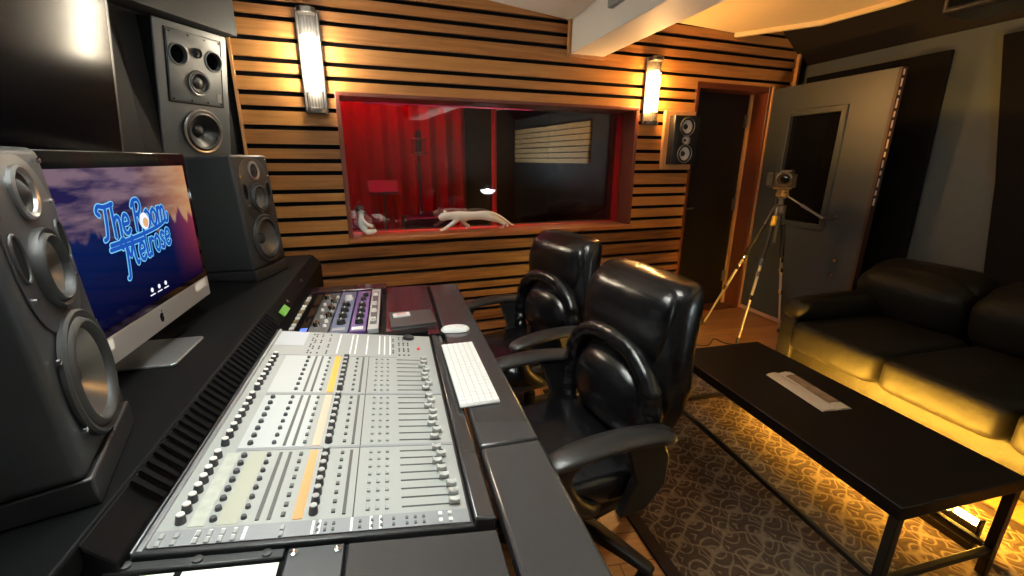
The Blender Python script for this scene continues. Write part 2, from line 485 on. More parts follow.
# black backing with openings for window and doorway
n0 = len(bm.faces)
for x0, x1, z0, z1 in ((-.83, WIN[0]-.012, 0, 2.66), (WIN[0]-.012, WIN[1]+.012, 0, WIN[2]-.025), (WIN[0]-.012, WIN[1]+.012, WIN[3]+.012, 2.66), (WIN[1]+.012, DOOR[0], 0, 2.66), (DOOR[0], DOOR[1]+.02, DOOR[3]+.01, 2.66), (DOOR[1]+.02, 3.56, 0, 2.66)):
    bb(bm, x0, x1, .024, .16, z0, z1)
tone.extend([-1]*(len(bm.faces)-n0))
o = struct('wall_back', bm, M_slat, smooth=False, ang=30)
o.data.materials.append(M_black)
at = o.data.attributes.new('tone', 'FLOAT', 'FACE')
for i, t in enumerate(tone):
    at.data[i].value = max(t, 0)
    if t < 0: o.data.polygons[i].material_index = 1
o.matrix_world = WM
# end strips of the slat wall
bm = NB(); bb(bm, -.845, -.83, -.006, .16, .9, 2.66)
o = struct('trim_1', bm, M_trimwood, smooth=False); o.matrix_world = WM
bm = NB(); bb(bm, 3.555, 3.585, -.03, .03, 2.07, 2.37)
o = struct('trim_2', bm, M_trimwood, smooth=False, bev=.003); o.matrix_world = WM

# ------------------------------------------------------------------ window into the booth
bm = NB()
x0, x1, z0, z1 = WIN
d = .16
for q in ((x0-.012, x0+.016, z0-.02, z1+.012), (x1-.016, x1+.012, z0-.02, z1+.012), (x0, x1, z1-.012, z1+.012)):
    bb(bm, q[0], q[1], -.012, d+.1, q[2], q[3])
w = struct('window_1', bm, mat('window_frame_mahogany', (.16, .04, .025), .3), bev=.003)
w.matrix_world = WM
bm = NB(); bb(bm, x0-.012, x1+.012, -.03, d+.1, z0-.028, z0)
o = obj('window_sill', bm, mat('sill_wood', (.45, .17, .06), .28, noise=(4, .3, (1, 8, 8))), w, bev=.004)
bm = NB(); bb(bm, x0+.01, x1-.01, d, d+.01, z0, z1-.01)
o = obj('window_pane', bm, M_glass, w, smooth=False); o['label'] = 'clear reflecting glass pane'

# ------------------------------------------------------------------ doorway in the slatted wall: frame, closed dark door, open grey door
dx0, dx1, _, dz = DOOR
bm = NB()
bb(bm, dx1-.02, dx1+.03, -.005, .26, 0, dz+.02); bb(bm, dx0, dx0+.03, .0, .26, 0, dz); bb(bm, dx0, dx1, .0, .26, dz-.03, dz+.02); bb(bm, dx0, dx1, 0, .26, 0, .012)
o = struct('trim_3', bm, M_redwood, bev=.003, smooth=False); o.matrix_world = WM
bm = NB(); bb(bm, dx1-.05, dx1-.02, .15, .175, 0, dz-.03); bb(bm, dx1+.005, dx1+.03, -.02, -.005, .0, dz+.02)
o = struct('trim_4', bm, M_trimwood, smooth=False, bev=.002); o.matrix_world = WM
bm = NB(); bb(bm, dx0+.03, dx1-.05, .17, .215, .012, dz-.032)
d1 = struct('door_1', bm, M_darkwood, smooth=False, bev=.003); d1.matrix_world = WM
for z in (1.78, 1.02, .3):
    bm = NB(); cyl(bm, (dx1-.056, .163, z-.06), (dx1-.056, .163, z+.06), .009); bb(bm, dx1-.085, dx1-.056, .164, .17, z-.055, z+.055)
    obj('hinge', bm, M_steel, d1)
bm = NB(); cyl(bm, (dx0+.10, .17, 1.0), (dx0+.10, .12, 1.0), .012); tube(bm, [(dx0+.10, .12, 1.0), (dx0+.16, .115, 1.0), (dx0+.22, .12, 1.0)], .009)
obj('door_handle', bm, M_steel, d1)

# open grey outer door, swung towards the camera
DM = Vector((3.315, 3.425, 0)); DE = Vector((3.325, 2.42, 0))
ddir = (DE-DM).normalized(); dang = math.atan2(ddir.y, ddir.x); DL = (DE-DM).length
bm = NB(); H0, H1 = .035, 2.03
# leaf in local coords: x along the leaf, y thickness (visible face at y=0, facing -x in the world), window opening
wx0, wx1, wz0, wz1 = .21, .68, .92, 1.80
T = .05
for q in ((0, wx0, H0, H1), (wx1, DL, H0, H1), (wx0, wx1, H0, wz0), (wx0, wx1, wz1, H1)): bb(bm, q[0], q[1], 0, T, q[2], q[3])
d2 = struct('door_2', bm, M_doorgrey, smooth=False)
d2.location = DM; d2.rotation_euler = (0, 0, dang)
bm = NB()
for q in ((wx0-.035, wx0+.012, wz0-.035, wz1+.035), (wx1-.012, wx1+.035, wz0-.035, wz1+.035), (wx0, wx1, wz0-.035, wz0+.012), (wx0, wx1, wz1-.012, wz1+.035)):
    bb(bm, q[0], q[1], -.014, T+.01, q[2], q[3])
obj('door_window_frame', bm, mat('door_frame_grey', (.042, .048, .052), .35), d2, bev=.005)
bm = NB(); bb(bm, wx0, wx1, .02, .03, wz0, wz1); obj('door_pane', bm, M_gloss, d2, smooth=False)
bm = NB(); bb(bm, DL, DL+.022, 0, T, H0, H1); obj('edge_strip', bm, mat('door_core_brown', (.04, .013, .008), .5), d2, smooth=False)
bm = NB()
z = 1.12
k = 0
while z < 2.0:
    L_ = (.05, .035, .06, .03)[k % 4]; bb(bm, DL+.021, DL+.027, .012, .022, z, z+L_); z += L_+.022; k += 1
obj('hinge_leaf', bm, mat('hinge_pale', (.75, .62, .5), .4), d2, smooth=False)
bm = NB(); bb(bm, .0, DL, -.012, .0, .012, .05); obj('door_sweep', bm, mat('sweep_pinkish', (.55, .33, .25), .45), d2, bev=.003)
bm = NB(); tube(bm, [(.80, -.005, 1.0), (.80, -.05, 1.0), (.70, -.055, 1.0)], .009); cyl(bm, (.80, 0, 1.0), (.80, -.01, 1.0), .025)
obj('door_handle', bm, M_steel, d2)
bm = NB()
for z in (.68, .56): cyl(bm, (.86, 0, z), (.86, -.012, z), .016)
obj('latch', bm, M_chrome, d2)

# ------------------------------------------------------------------ room shell
bm = NB(); bb(bm, -1.6, 4.2, -3.2, 6.2, -.06, 0); struct('floor', bm, M_floor, smooth=False)
XR = 3.65
bm = NB(); bb(bm, XR, XR+.1, -3.2, 3.9, 0, 2.24); struct('wall_right', bm, M_wallgrey, smooth=False)
# dark acoustic panel on the right wall, and a dark sheet drawn as shade
def fpanel(pts, label):
    bm = NB(); slab(bm, [(XR-.003, y, z) for y, z in pts], (-.03, 0, 0)); o = obj('acoustic_panel_or_shade', bm, M_panelblk, smooth=False, bev=.004)
    tag(o, label, 'acoustic panel')
fpanel([(2.27, .002), (2.325, 2.135), (3.40, 2.135), (3.40, .002)], 'tall black fabric panel on the grey wall behind the open grey door')
fpanel([(1.0, .002), (1.72, .002), (1.905, 1.30), (2.075, 2.16), (1.0, 2.16)], 'tall black sheet drawn as shade with a slanted edge on the grey wall at the right edge above the sofa')  # slanted edge follows a shadow, drawn as a dark sheet
# sloping dark soffit above the right wall
bm = NB(); slab(bm, [(XR+.02, 4.0, 2.235), (XR+.02, -3.2, 2.235), (3.05, -3.2, 2.70), (3.05, 4.0, 2.70)], (.06, 0, .08))
struct('ceiling_slope', bm, M_brownblk, smooth=False)
bm = NB(); bb(bm, -1.6, 3.7, -3.2, 3.4, 2.66, 2.72); struct('ceiling', bm, M_brownblk, smooth=False)
# pale ceiling panels left and right of the beam
bm = NB(); slab(bm, [(-.6, 3.10, 2.555), (-.6, -2.8, 2.555), (1.31, -2.8, 2.375), (1.31, 3.272, 2.375)], (0, 0, .05)); struct('ceiling_panel_left', bm, M_ceil, smooth=False)
bm = NB(); slab(bm, [(1.58, 3.292, 2.47), (1.58, -2.8, 2.47), (3.22, -2.8, 2.43), (3.22, 2.50, 2.43), (3.17, 2.94, 2.43), (2.80, 3.40, 2.43)], (0, 0, .06)); struct('ceiling_panel_right', bm, M_ceil2, smooth=False)
bm = NB(); slab(bm, [(3.22, -2.8, 2.40), (3.22, 2.50, 2.40), (3.17, 2.94, 2.40), (2.80, 3.40, 2.40), (2.84, 3.41, 2.40), (3.20, 2.96, 2.40), (3.25, 2.50, 2.40), (3.25, -2.8, 2.40)], (0, 0, .09))
struct('trim_5', bm, M_ceil2, smooth=False)
# the white beam that ends on the slatted wall, with wood trim round its end
bm = NB(); slab(bm, [(1.315, 3.277, 2.158), (1.585, 3.300, 2.158), (1.68, -2.8, 2.158), (1.41, -2.8, 2.158)], (0, 0, .36)); struct('ceiling_beam', bm, M_white, smooth=False, bev=.004)
bm = NB(); bb(bm, 1.295, 1.315, -.03, .0, 2.140, 2.40); bb(bm, 1.295, 1.60, -.03, .0, 2.140, 2.158)
o = struct('trim_6', bm, M_trimwood, smooth=False); o.matrix_world = WM
bm = NB(); slab(bm, [(1.29, 2.66, 2.275), (1.325, 2.66, 2.275), (1.345, 1.2, 2.275), (1.31, 1.2, 2.275)], (0, 0, .115))
o = obj('ceiling_vent', bm, mat('vent_grey', (.28, .29, .29), .5), bev=.004); tag(o, 'grey metal box fixed along the side of the white ceiling beam', 'vent')

# left (front) wall: black, angled behind the soffit speaker, and wall behind the camera
bm = NB()
pl = [(-.86, 3.12), (-1.13, 2.58), (-1.16, 2.30), (-1.16, -3.2), (-1.3, -3.2), (-1.3, 3.3), (-.86, 3.3)]
prism(bm, pl, 0, 2.66); struct('wall_left', bm, M_wallblack, smooth=False)
bm = NB(); bb(bm, -1.6, 4.2, -2.4, -2.3, 0, 2.7); struct('wall_front', bm, mat('rear_wall_dark', (.05, .035, .025), .7), smooth=False)
bm = NB()
for k in range(7): bb(bm, XR-.04, XR, -2.2, .52, 1.38+k*.095, 1.455+k*.095)
struct('reflection_slats', bm, mat('reflection_pale_slats', (.72, .55, .32), .6), smooth=False)  # unseen slats added to give a pale reflection in the booth window

# ------------------------------------------------------------------ booth beyond the glass
bm = NB()
for q in ((-1.4, -1.3, .16, 2.6), (2.35, 2.45, .16, 2.6)): bb(bm, q[0], q[1], q[2], q[3], 0, 2.6)
bb(bm, -1.4, 2.45, 2.6, 2.7, 0, 2.6)
o = struct('wall_booth', bm, M_boothwall, smooth=False); o.matrix_world = WM
bm = NB(); bb(bm, -1.4, 2.45, .16, 2.7, 2.5, 2.6); o = struct('ceiling_booth', bm, M_boothwall, smooth=False); o.matrix_world = WM
def curtain(x0, y0, x1, y1, folds, label):
    bm = NB(); n = folds*10; rows = []
    dx, dy = x1-x0, y1-y0; L_ = math.hypot(dx, dy); nx, ny = -dy/L_, dx/L_
    for z in (.03, .8, 1.6, 2.48):
        r = []
        for i in range(n+1):
            s = i/n; a = math.sin(s*folds*2*PI+.4*math.sin(s*9))*.05*(1.1-.15*z) + .02*math.sin(s*17+z)
            r.append(W(x0+dx*s+nx*a, y0+dy*s+ny*a, z))
        rows.append(r)
    ringloft(bm, rows, False, closed=False)
    o = obj('curtain', bm, M_curtain); m = o.modifiers.new('s', 'SOLIDIFY'); m.thickness = .006
    tag(o, label, 'curtain')
curtain(-1.22, .5, -1.2, 1.5, 6, 'red velvet curtain along the left side of the booth behind the glass')
curtain(-1.2, 1.62, .93, 1.62, 13, 'red velvet curtain across the back of the booth behind the glass')
# red tube lights on the booth ceiling
for i, (xa, xb, y, z, lb) in enumerate(((-.1, 1.15, .30, 1.86, 'glowing red tube light above the glass inside the booth'), (-1.0, .6, 1.15, 2.42, 'glowing red tube light on the booth ceiling before the curtain'))):
    t = wallthing('tube_light', lb, 'light', (xa+xb)/2, z, out=-y)
    L_ = (xb-xa)/2
    bm = NB(); cyl(bm, (-L_, 0, 0), (L_, 0, 0), .014, n=12); obj('lamp_tube', bm, E_red if i else E_red2, t)
    bm = NB(); bb(bm, -L_-.02, L_+.02, -.02, .02, .016, .05)
    if not i: bb(bm, -L_-.02, L_+.02, .018, .026, -.06, .05)  # back plate added to keep this tube's light off the curtain
    obj('fitting', bm, M_blackp, t, bev=.003)
# things in the booth
t = wallthing('microphone_stand', 'dark microphone on a stand in front of the red booth curtain', 'microphone', .36, 0, out=-1.1)
bm = NB(); cyl(bm, (0, 0, 0), (0, 0, .025), .14); obj('base', bm, M_steel, t)
bm = NB(); cyl(bm, (0, 0, .02), (0, 0, 1.40), .011); obj('pole', bm, M_steel, t)
bm = NB(); lathe(bm, [(.0, 0), (.03, .005), (.032, .12), (.034, .125), (.034, .19), (.02, .215), (0, .22)], 20, Matrix.Translation((0, -.02, 1.46))); obj('microphone_body', bm, M_steel, t)
bm = NB()
for z in (1.48, 1.60):
    tube(bm, [(.075*math.cos(a), -.02+.075*math.sin(a), z) for a in [2*PI*k/20 for k in range(21)]], .006)
for a in range(4):
    c, s = math.cos(a*PI/2+.5)*.075, math.sin(a*PI/2+.5)*.075; cyl(bm, (c, -.02+s, 1.48), (c, -.02+s, 1.60), .004)
cyl(bm, (0, 0, 1.38), (0, -.02, 1.48), .01)
obj('shock_mount', bm, M_chrome, t)
t = wallthing('music_stand', 'red-lit music stand near the left end of the booth glass', 'music stand', .02, 0, out=-1.0)
bm = NB(); box(bm, (0, 0, 1.19), (.26, .010, .16), Matrix.Rotation(-.9, 3, 'X')); box(bm, (0, -.075, 1.13), (.26, .03, .01)); obj('desk', bm, mat('music_stand_metal', (.16, .12, .12), .4, metal=.4), t, bev=.003)
bm = NB(); cyl(bm, (0, .02, .1), (0, .02, 1.15), .012); obj('pole', bm, M_steel, t)
for k in range(3):
    bm = NB(); a = 2*PI*k/3; tube(bm, [(0, .02, .22), (.16*math.cos(a), .02+.16*math.sin(a), .012)], .009); obj('leg', bm, M_steel, t)
t = wallthing('amplifier', 'small dark amplifier box on a stool low behind the booth glass', 'amplifier', .33, 0, out=-.62)
bm = NB(); bb(bm, -.20, .20, -.12, .12, .62, .965); obj('cabinet', bm, M_blackp, t, bev=.015)
bm = NB(); bb(bm, -.17, .17, -.125, -.118, .66, .88); obj('grille', bm, M_panelblk, t)
bm = NB(); tube(bm, [(-.06, 0, .965), (-.05, 0, .99), (.05, 0, .99), (.06, 0, .965)], .008); obj('handle', bm, M_rubber, t)
bm = NB()
for sx in (-.16, .16):
    for sy in (-.1, .1): cyl(bm, (sx*1.15, sy*1.15, 0), (sx, sy, .60), .014)
bb(bm, -.21, .21, -.13, .13, .59, .62)
obj('stool', bm, M_steel, t)
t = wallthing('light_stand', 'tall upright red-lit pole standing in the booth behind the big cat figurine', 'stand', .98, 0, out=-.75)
bm = NB(); cyl(bm, (0, 0, .3), (0, 0, 2.2), .022); obj('pole', bm, mat('red_lit_pole', (.75, .06, .06), .5), t)  # red light of the booth is put into the pole's colour
for k in range(3):
    bm = NB(); a = 2*PI*k/3+.3; tube(bm, [(0, 0, .4), (.3*math.cos(a), .3*math.sin(a), .01)], .012); obj('leg', bm, M_steel, t)

# ------------------------------------------------------------------ figurines on the sill
def skin(name, verts, edges, radii, mat_, parent, sub=2, root=0):
    me = bpy.data.meshes.new(name); me.from_pydata([Vector(v) for v in verts], edges, []); me.materials.append(mat_)
    o = bpy.data.objects.new(name, me); col.objects.link(o)
    if parent is not None: o.parent = parent
    m = o.modifiers.new('skin', 'SKIN'); m.use_smooth_shade = True
    for i, r in enumerate(radii):
        rr = r if isinstance(r, tuple) else (r, r)
        me.skin_vertices[0].data[i].radius = rr
        me.skin_vertices[0].data[i].use_root = (i == root)
    s = o.modifiers.new('sub', 'SUBSURF'); s.levels = sub; s.render_levels = sub
    return o
t = wallthing('panther_figurine', 'white ceramic prowling big cat figurine on the wooden window sill', 'figurine', .60, WIN[2], out=-.055)
# facing left (-x): pelvis, spine, chest, neck, head; front leg reaching forward, hind leg stretched back
V_ = [(.075, 0, .112), (.0, 0, .108), (-.075, 0, .108), (-.14, 0, .112), (-.180, 0, .114), (-.212, 0, .110), (-.246, 0, .094),   # 0-6 spine to muzzle
      (-.125, -.022, .085), (-.17, -.026, .052), (-.215, -.026, .020), (-.245, -.026, .012),            # 7-10 near front leg
      (-.085, .022, .08), (-.06, .026, .042), (-.03, .026, .030), (-.062, .026, .012),                      # 11-14 far front leg tucked
      (.10, -.024, .088), (.155, -.027, .070), (.205, -.027, .036), (.19, -.027, .012), (.165, -.027, .008),   # 15-19 near hind leg
      (.115, .022, .10), (.165, .028, .082), (.215, .03, .050), (.25, .03, .022), (.235, .03, .010),          # 20-24 far hind leg
      (.125, 0, .125), (.18, 0, .098), (.225, 0, .062), (.262, 0, .030), (.285, 0, .022)]                 # 25-29 tail
E_ = [(0, 1), (1, 2), (2, 3), (3, 4), (4, 5), (5, 6), (3, 7), (7, 8), (8, 9), (9, 10), (2, 11), (11, 12), (12, 13), (13, 14), (0, 15), (15, 16), (16, 17), (17, 18), (18, 19), (0, 20), (20, 21), (21, 22), (22, 23), (23, 24), (0, 25), (25, 26), (26, 27), (27, 28), (28, 29)]
R_ = [r*1.12 for r in [.035, .029, .034, .038, .025, .033, .021, .019, .014, .010, .009, .018, .012, .009, .008, .025, .016, .010, .008, .007, .022, .014, .010, .008, .007, .010, .008, .007, .006, .005]]
V_ = [(x*1.12, y, z*1.0+.006) for x, y, z in V_]
skin('body', V_, E_, R_, M_ceram, t)
for s in (-1, 1):
    bm = NB(); lathe(bm, [(.009, 0), (.008, .009), (.003, .017), (0, .019)], 10, Matrix.Translation((-.226, s*.024, .143)))
    obj('ear', bm, M_ceram, t)
t = wallthing('seated_figurine', 'small white seated figurine at the left end of the window sill', 'figurine', -.215, WIN[2], out=-.06)
V_ = [(0, 0, .028), (.004, 0, .065), (.0, 0, .10), (.004, 0, .125), (.008, 0, .148), (.014, 0, .162),
      (.03, -.022, .026), (.062, -.024, .024), (.09, -.022, .036),
      (.03, .022, .026), (.062, .026, .024), (.09, .03, .032),
      (.012, -.028, .10), (.036, -.032, .07), (.07, -.022, .058),
      (.012, .028, .10), (.036, .032, .07), (.07, .022, .06)]
E_ = [(0, 1), (1, 2), (2, 3), (3, 4), (4, 5), (0, 6), (6, 7), (7, 8), (0, 9), (9, 10), (10, 11), (2, 12), (12, 13), (13, 14), (2, 15), (15, 16), (16, 17)]
V_ = [(x*1.12, y*1.1, z*1.12) for x, y, z in V_]
R_ = [1.08*r for r in [.034, .033, .028, .015, .027, .021, .019, .014, .010, .019, .014, .010, .011, .010, .009, .011, .010, .009]]
skin('body', V_, E_, R_, M_ceram, t)
bm = NB(); lathe(bm, [(.030, -.004), (.029, .010), (.020, .024), (0, .030)], 16, Matrix.Translation((.0, 0, .186)) @ Matrix.Rotation(-.45, 4, 'Y')); tube(bm, [(.028, -.024, .164), (.036, 0, .166), (.028, .024, .164)], .006)
obj('hair', bm, mat('figurine_dark_paint', (.05, .03, .03), .4), t)

# ------------------------------------------------------------------ wall sconces
def sconce(x, z0, z1, label, em, group):
    t = wallthing('wall_sconce', label, 'wall lamp', x, z0, group)
    h = z1-z0
    bm = NB(); bb(bm, -.065, .065, -.018, .0, 0, h); obj('back_plate', bm, M_steel, t, bev=.006)
    for z in (.0, h-.03):
        bm = NB(); prism(bm, [(-.05, -.018), (.05, -.018), (.05, -.07), (.03, -.088), (-.03, -.088), (-.05, -.07)], z, z+.03)
        obj('end_cap', bm, M_steel, t, bev=.003)
    bm = NB(); cyl(bm, (0, -.05, .13 if h > .5 else .10), (0, -.05, h-.14 if h > .5 else h-.10), .022, n=16); obj('lamp_tube', bm, em, t)
    bm = NB()
    for a in range(0, 9):
        th = PI + PI*a/8; cyl(bm, (.046*math.cos(th), -.038+.048*math.sin(th), .03), (.046*math.cos(th), -.038+.048*math.sin(th), h-.03), .0025, n=6)
    obj('glass_rods', bm, M_tubeglass, t)
    return t
sconce(-.412, 1.69, 2.26, 'tall lit wall lamp left of the booth window above its corner', E_sc1, 'wall lamps on the slatted wall')
sconce(2.04, 1.70, 2.19, 'tall lit wall lamp right of the booth window beside the small speaker', E_sc2, 'wall lamps on the slatted wall')

# in-wall speaker by the doorway
HOLES = []
def driver(parent, name, c, r, N_, cone=None, surround=None, ring=None, depth=.35, cap=.32, capmat=None, R=None):
    """one loudspeaker driver: basket ring, surround, cone and dust cap, facing +local z of the matrix"""
    M_ = Matrix.Translation(c) @ N_
    HOLES.append((M_, r*.985, .075))
    bm = NB(); lathe(bm, [(r*1.0, -.002), (r*1.12, -.002), (r*1.12, .004), (r*1.08, .008), (r*.99, .006), (r*.97, 0)], 40, M_)
    dr = obj(name, bm, ring or M_rubber, parent)
    bm = NB(); lathe(bm, [(r*.99, .002), (r*.94, .010), (r*.88, .012), (r*.82, .008), (r*.78, -.002), (r*.78, -.006), (r*.99, -.006)], 40, M_)
    obj('surround', bm, surround or M_rubber, dr)
    bm = NB(); lathe(bm, [(r*.79, 0), (r*.55, -r*depth*.45), (r*cap, -r*depth), (r*cap*.9, -r*depth-.003), (r*.79, -.008)], 40, M_)
    obj('cone', bm, cone or M_cone, dr)
    bm = NB(); lathe(bm, [(r*cap*1.02, -r*depth), (r*cap*.8, -r*depth+r*cap*.45), (r*cap*.4, -r*depth+r*cap*.68), (0, -r*depth+r*cap*.75)], 28, M_)
    obj('dust_cap', bm, capmat or M_rubber, dr)
    return dr
RX = Matrix.Rotation(PI/2, 4, 'X')        # local z -> -y (out of the slatted wall)
t = wallthing('wall_speaker', 'small black three-driver speaker set in a wooden panel beside the doorway', 'speaker', 2.345, 1.375)
bm = NB(); bb(bm, -.155, .145, -.03, 0, -.02, .44); obj('wood_panel', bm, M_trimwood, t, bev=.003)
bm = NB(); bb(bm, -.115, .135, -.10, -.03, .02, .40); cab = obj('cabinet', bm, M_blackp, t, bev=.006)
for nm, z, r in (('woofer', .315, .066), ('tweeter', .21, .036), ('woofer', .105, .066)):
    driver(t, nm, (.01, -.10, z), r, RX, cone=M_conelight, ring=M_ring, surround=M_ring if nm == 'tweeter' else M_rubber, depth=.3)

cut_holes([cab], [(m, r, .05) for m, r, d_ in HOLES], t); HOLES.clear()
# ------------------------------------------------------------------ front wall: soffit monitor and big television
p_rt = Vector((-.805, 2.95, 2.037)); p_lt = Vector((-1.005, 2.615, 2.055))
wdir = Vector((p_rt.x-p_lt.x, p_rt.y-p_lt.y, 0)); SW = wdir.length; wdir.normalize()
nrm = Vector((wdir.y, -wdir.x, 0))
sang = math.atan2(wdir.y, wdir.x)
cx_, cy_ = (p_rt+p_lt)[:2][0]/2, (p_rt+p_lt)[:2][1]/2
t = thing('soffit_speaker', 'large grey studio monitor speaker built into the black wall beside the slats', 'speaker', (cx_, cy_, 1.05))
t.rotation_euler = (0, 0, sang)
TL = Matrix.Rotation(math.radians(9), 4, 'X')      # leaning forward at the top; local: x right, y into the wall
TT = Matrix.Translation((0, 0, 1.0)) @ TL @ Matrix.Translation((0, 0, -1.0))
def tl(bm): bmesh.ops.transform(bm, matrix=TT, verts=bm.verts); return bm
bm = NB(); bb(bm, -SW/2+.004, SW/2-.004, .012, .10, .1, .998); cab = obj('cabinet', tl(bm), M_black, t, bev=.004)
bm = NB(); bb(bm, -SW/2, SW/2, 0, .013, .1, 1.0); fp = obj('front_panel', tl(bm), M_spkgrey, t, bev=.006, seg=3)
bm = NB(); bb(bm, -SW/2+.055, SW/2-.045, -.006, .0, .645, .965); bp_ = obj('baffle_plate', tl(bm), M_spkgrey, t, bev=.004)
q = (-SW/2+.050, SW/2-.040, .640, .970)
bm = NB(); tube(bm, [(q[0], -.001, q[2]), (q[1], -.001, q[2]), (q[1], -.001, q[3]), (q[0], -.001, q[3]), (q[0], -.001, q[2])], .003, 6)
obj('seam', tl(bm), M_black, t, smooth=False)
def sdrv(nm, x, z, r, **k):
    driver(t, nm, TT @ Vector((x, -.008, z)), r, TL @ RX, **k)
sdrv('tweeter', .012, .885, .022, ring=M_spkgrey, cap=.5)
sdrv('midrange', .012, .745, .054, ring=M_ringd, cap=.62, cone=M_rubber, surround=M_ringd)
sdrv('woofer', .022, .505, .100, ring=M_ring, cone=M_blackp, depth=.42)
for x in (-.085, .105):
    bm = NB(); lathe(bm, [(.052, -.001), (.052, .004), (.046, .006), (.042, .002), (.042, -.0005)], 32, Matrix.Translation(TT @ Vector((x, -.0065, .862))) @ TL @ RX)
    HOLES.append((Matrix.Translation(TT @ Vector((x, -.0065, .862))) @ TL @ RX, .0425, .06))
    p = obj('port', bm, M_spkgrey, t)
    bm = NB(); lathe(bm, [(.043, -.005), (.0425, -.05), (0, -.052)], 32, Matrix.Translation(TT @ Vector((x, -.0065, .862))) @ TL @ RX); obj('port_hole', bm, M_hole, p)
bm = NB(); bb(bm, .115, .138, -.0085, -.006, .665, .705); obj('badge', tl(bm), M_ringd, t)
for x in (-.125, -.03, .06, .14):
    for z in (.955, .655):
        bm = NB(); cyl(bm, (x, 0, z), (x, -.009, z), .004, n=8); obj('screw', tl(bm), M_black, t)
cut_holes([cab, fp, bp_], HOLES, t); HOLES.clear()
# dark panel above and the black reveal at the wall end
bm = NB(); slab(bm, [tuple(Vector((cx_, cy_, 0))+wdir*u+nrm*.04+Vector((0, 0, z))) for u, z in ((-.36, 2.075), (.235, 2.06), (.235, 2.62), (-.36, 2.62))], tuple(-nrm*.15))
struct('wall_soffit', bm, mat('soffit_dark_grey', (.007, .009, .010), .65), smooth=False, bev=.004)

TA = math.radians(6)
t = thing('television', 'huge glossy black television on the black wall above the computer', 'television', (-1.03, 1.34, 1.30)); t.rotation_euler = (0, TA, 0)
bm = NB(); bb(bm, -.06, 0, -.82, .82, 0, .94); obj('casing', bm, M_blackp, t, bev=.006)
bm = NB(); bb(bm, -.001, .003, -.795, .795, .03, .915); s_ = obj('screen', bm, M_tv, t, smooth=False)
bm = NB(); bb(bm, -.09, -.05, -.3, .3, .3, .7); obj('wall_mount', bm, M_black, t)

# ------------------------------------------------------------------ mixing desk
ca = math.atan2(.075, .51)
CM = Matrix.Translation((.102, .645, .7745)) @ Matrix(((0, -math.cos(ca), math.sin(ca), 0), (1, 0, 0, 0), (0, math.sin(ca), math.cos(ca), 0), (0, 0, 0, 1)))
t = thing('mixing_desk', 'long black studio desk holding the mixing console and monitor speakers', 'desk', (0, 0, 0))
bm = NB()
bb(bm, -.95, -.455, -.2, 2.62, .86, .905)                      # shelf
obj('monitor_shelf', bm, M_desk, t, bev=.006)
bm = NB()
prism(bm, [(-.455, .905), (-.415, .86), (-.415, .60), (-.95, .60), (-.95, .86), (-.455, .86)], .62, 2.62, Matrix(((1, 0, 0, 0), (0, 0, 1, 0), (0, 1, 0, 0), (0, 0, 0, 1))))
bb(bm, -.95, .12, .62, 2.30, .55, .70); bb(bm, -.45, .16, .30, .63, .55, .690); bb(bm, -.46, .16, 1.60, 2.30, .69, .765)
bb(bm, -.45, .10, 1.585, 1.625, .6, .79)
obj('body', bm, M_desk, t, smooth=False, bev=.004)
bm = NB(); bb(bm, -.93, -.2, .40, .46, 0, .56); bb(bm, -.93, -.2, 2.1, 2.16, 0, .56); bb(bm, -.93, -.88, .4, 2.16, .0, .56)
obj('pedestal', bm, M_black, t, smooth=False)
# sloping back panel with its row of vents
bm = NB()
vx0, vz0, vx1, vz1 = -.414, .862, -.452, .905
for k in range(34):
    y = .74+k*.0255
    slab(bm, [(vx0+.003, y, vz0+.004), (vx1+.003, y, vz1+.003), (vx1+.003, y+.011, vz1+.003), (vx0+.003, y+.011, vz0+.004)], (.005, 0, .005))
obj('vent_slats', bm, M_black, t, smooth=False)
bm = NB(); slab(bm, [(-.409, 1.665, .868), (-.425, 1.66, .888), (-.425, 1.735, .888), (-.409, 1.74, .868)], (.006, 0, .006)); o = obj('label_plate', bm, M_greenled, t, smooth=False); o['label'] = 'small glowing green label'
bm = NB()
for y, z in ((1.80, .882), (2.10, .885)):
    lathe(bm, [(.009, 0), (.009, .006), (0, .008)], 12, Matrix.Translation((-.425, y, z)) @ Matrix.Rotation(PI/4, 4, 'Y'))
obj('knob', bm, M_chrome, t)
# rear desk top beside the racks (glossy, the booth's red reflection put into its colour) and trim strip
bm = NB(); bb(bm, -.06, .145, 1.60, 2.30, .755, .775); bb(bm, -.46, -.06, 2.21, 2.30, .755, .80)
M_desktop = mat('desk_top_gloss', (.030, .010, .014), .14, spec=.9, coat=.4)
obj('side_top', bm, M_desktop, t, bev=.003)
bm = NB(); slab(bm, [(.108, .66, .776), (.152, .66, .765), (.152, 1.592, .765), (.108, 1.592, .776)], (0, 0, -.06)); obj('console_rail', bm, M_pad, t, bev=.006)
def armpad(y0, y1):
    bm = NB(); bb(bm, .160, .306, y0, y1, .735, .775); return bm
o = obj('armrest', armpad(.868, 2.29), M_pad, t, bev=.008, seg=3)
o = obj('armrest', armpad(-.3, .862), M_pad, t, bev=.008, seg=3)
bm = NB(); bb(bm, .300, .308, -.3, .86, .735, .752); o = obj('edge_strip', bm, M_gold, t, bev=.001)
bm = NB(); bb(bm, .17, .30, -.2, 2.27, .70, .737); obj('armrest_support', bm, M_black, t, smooth=False)
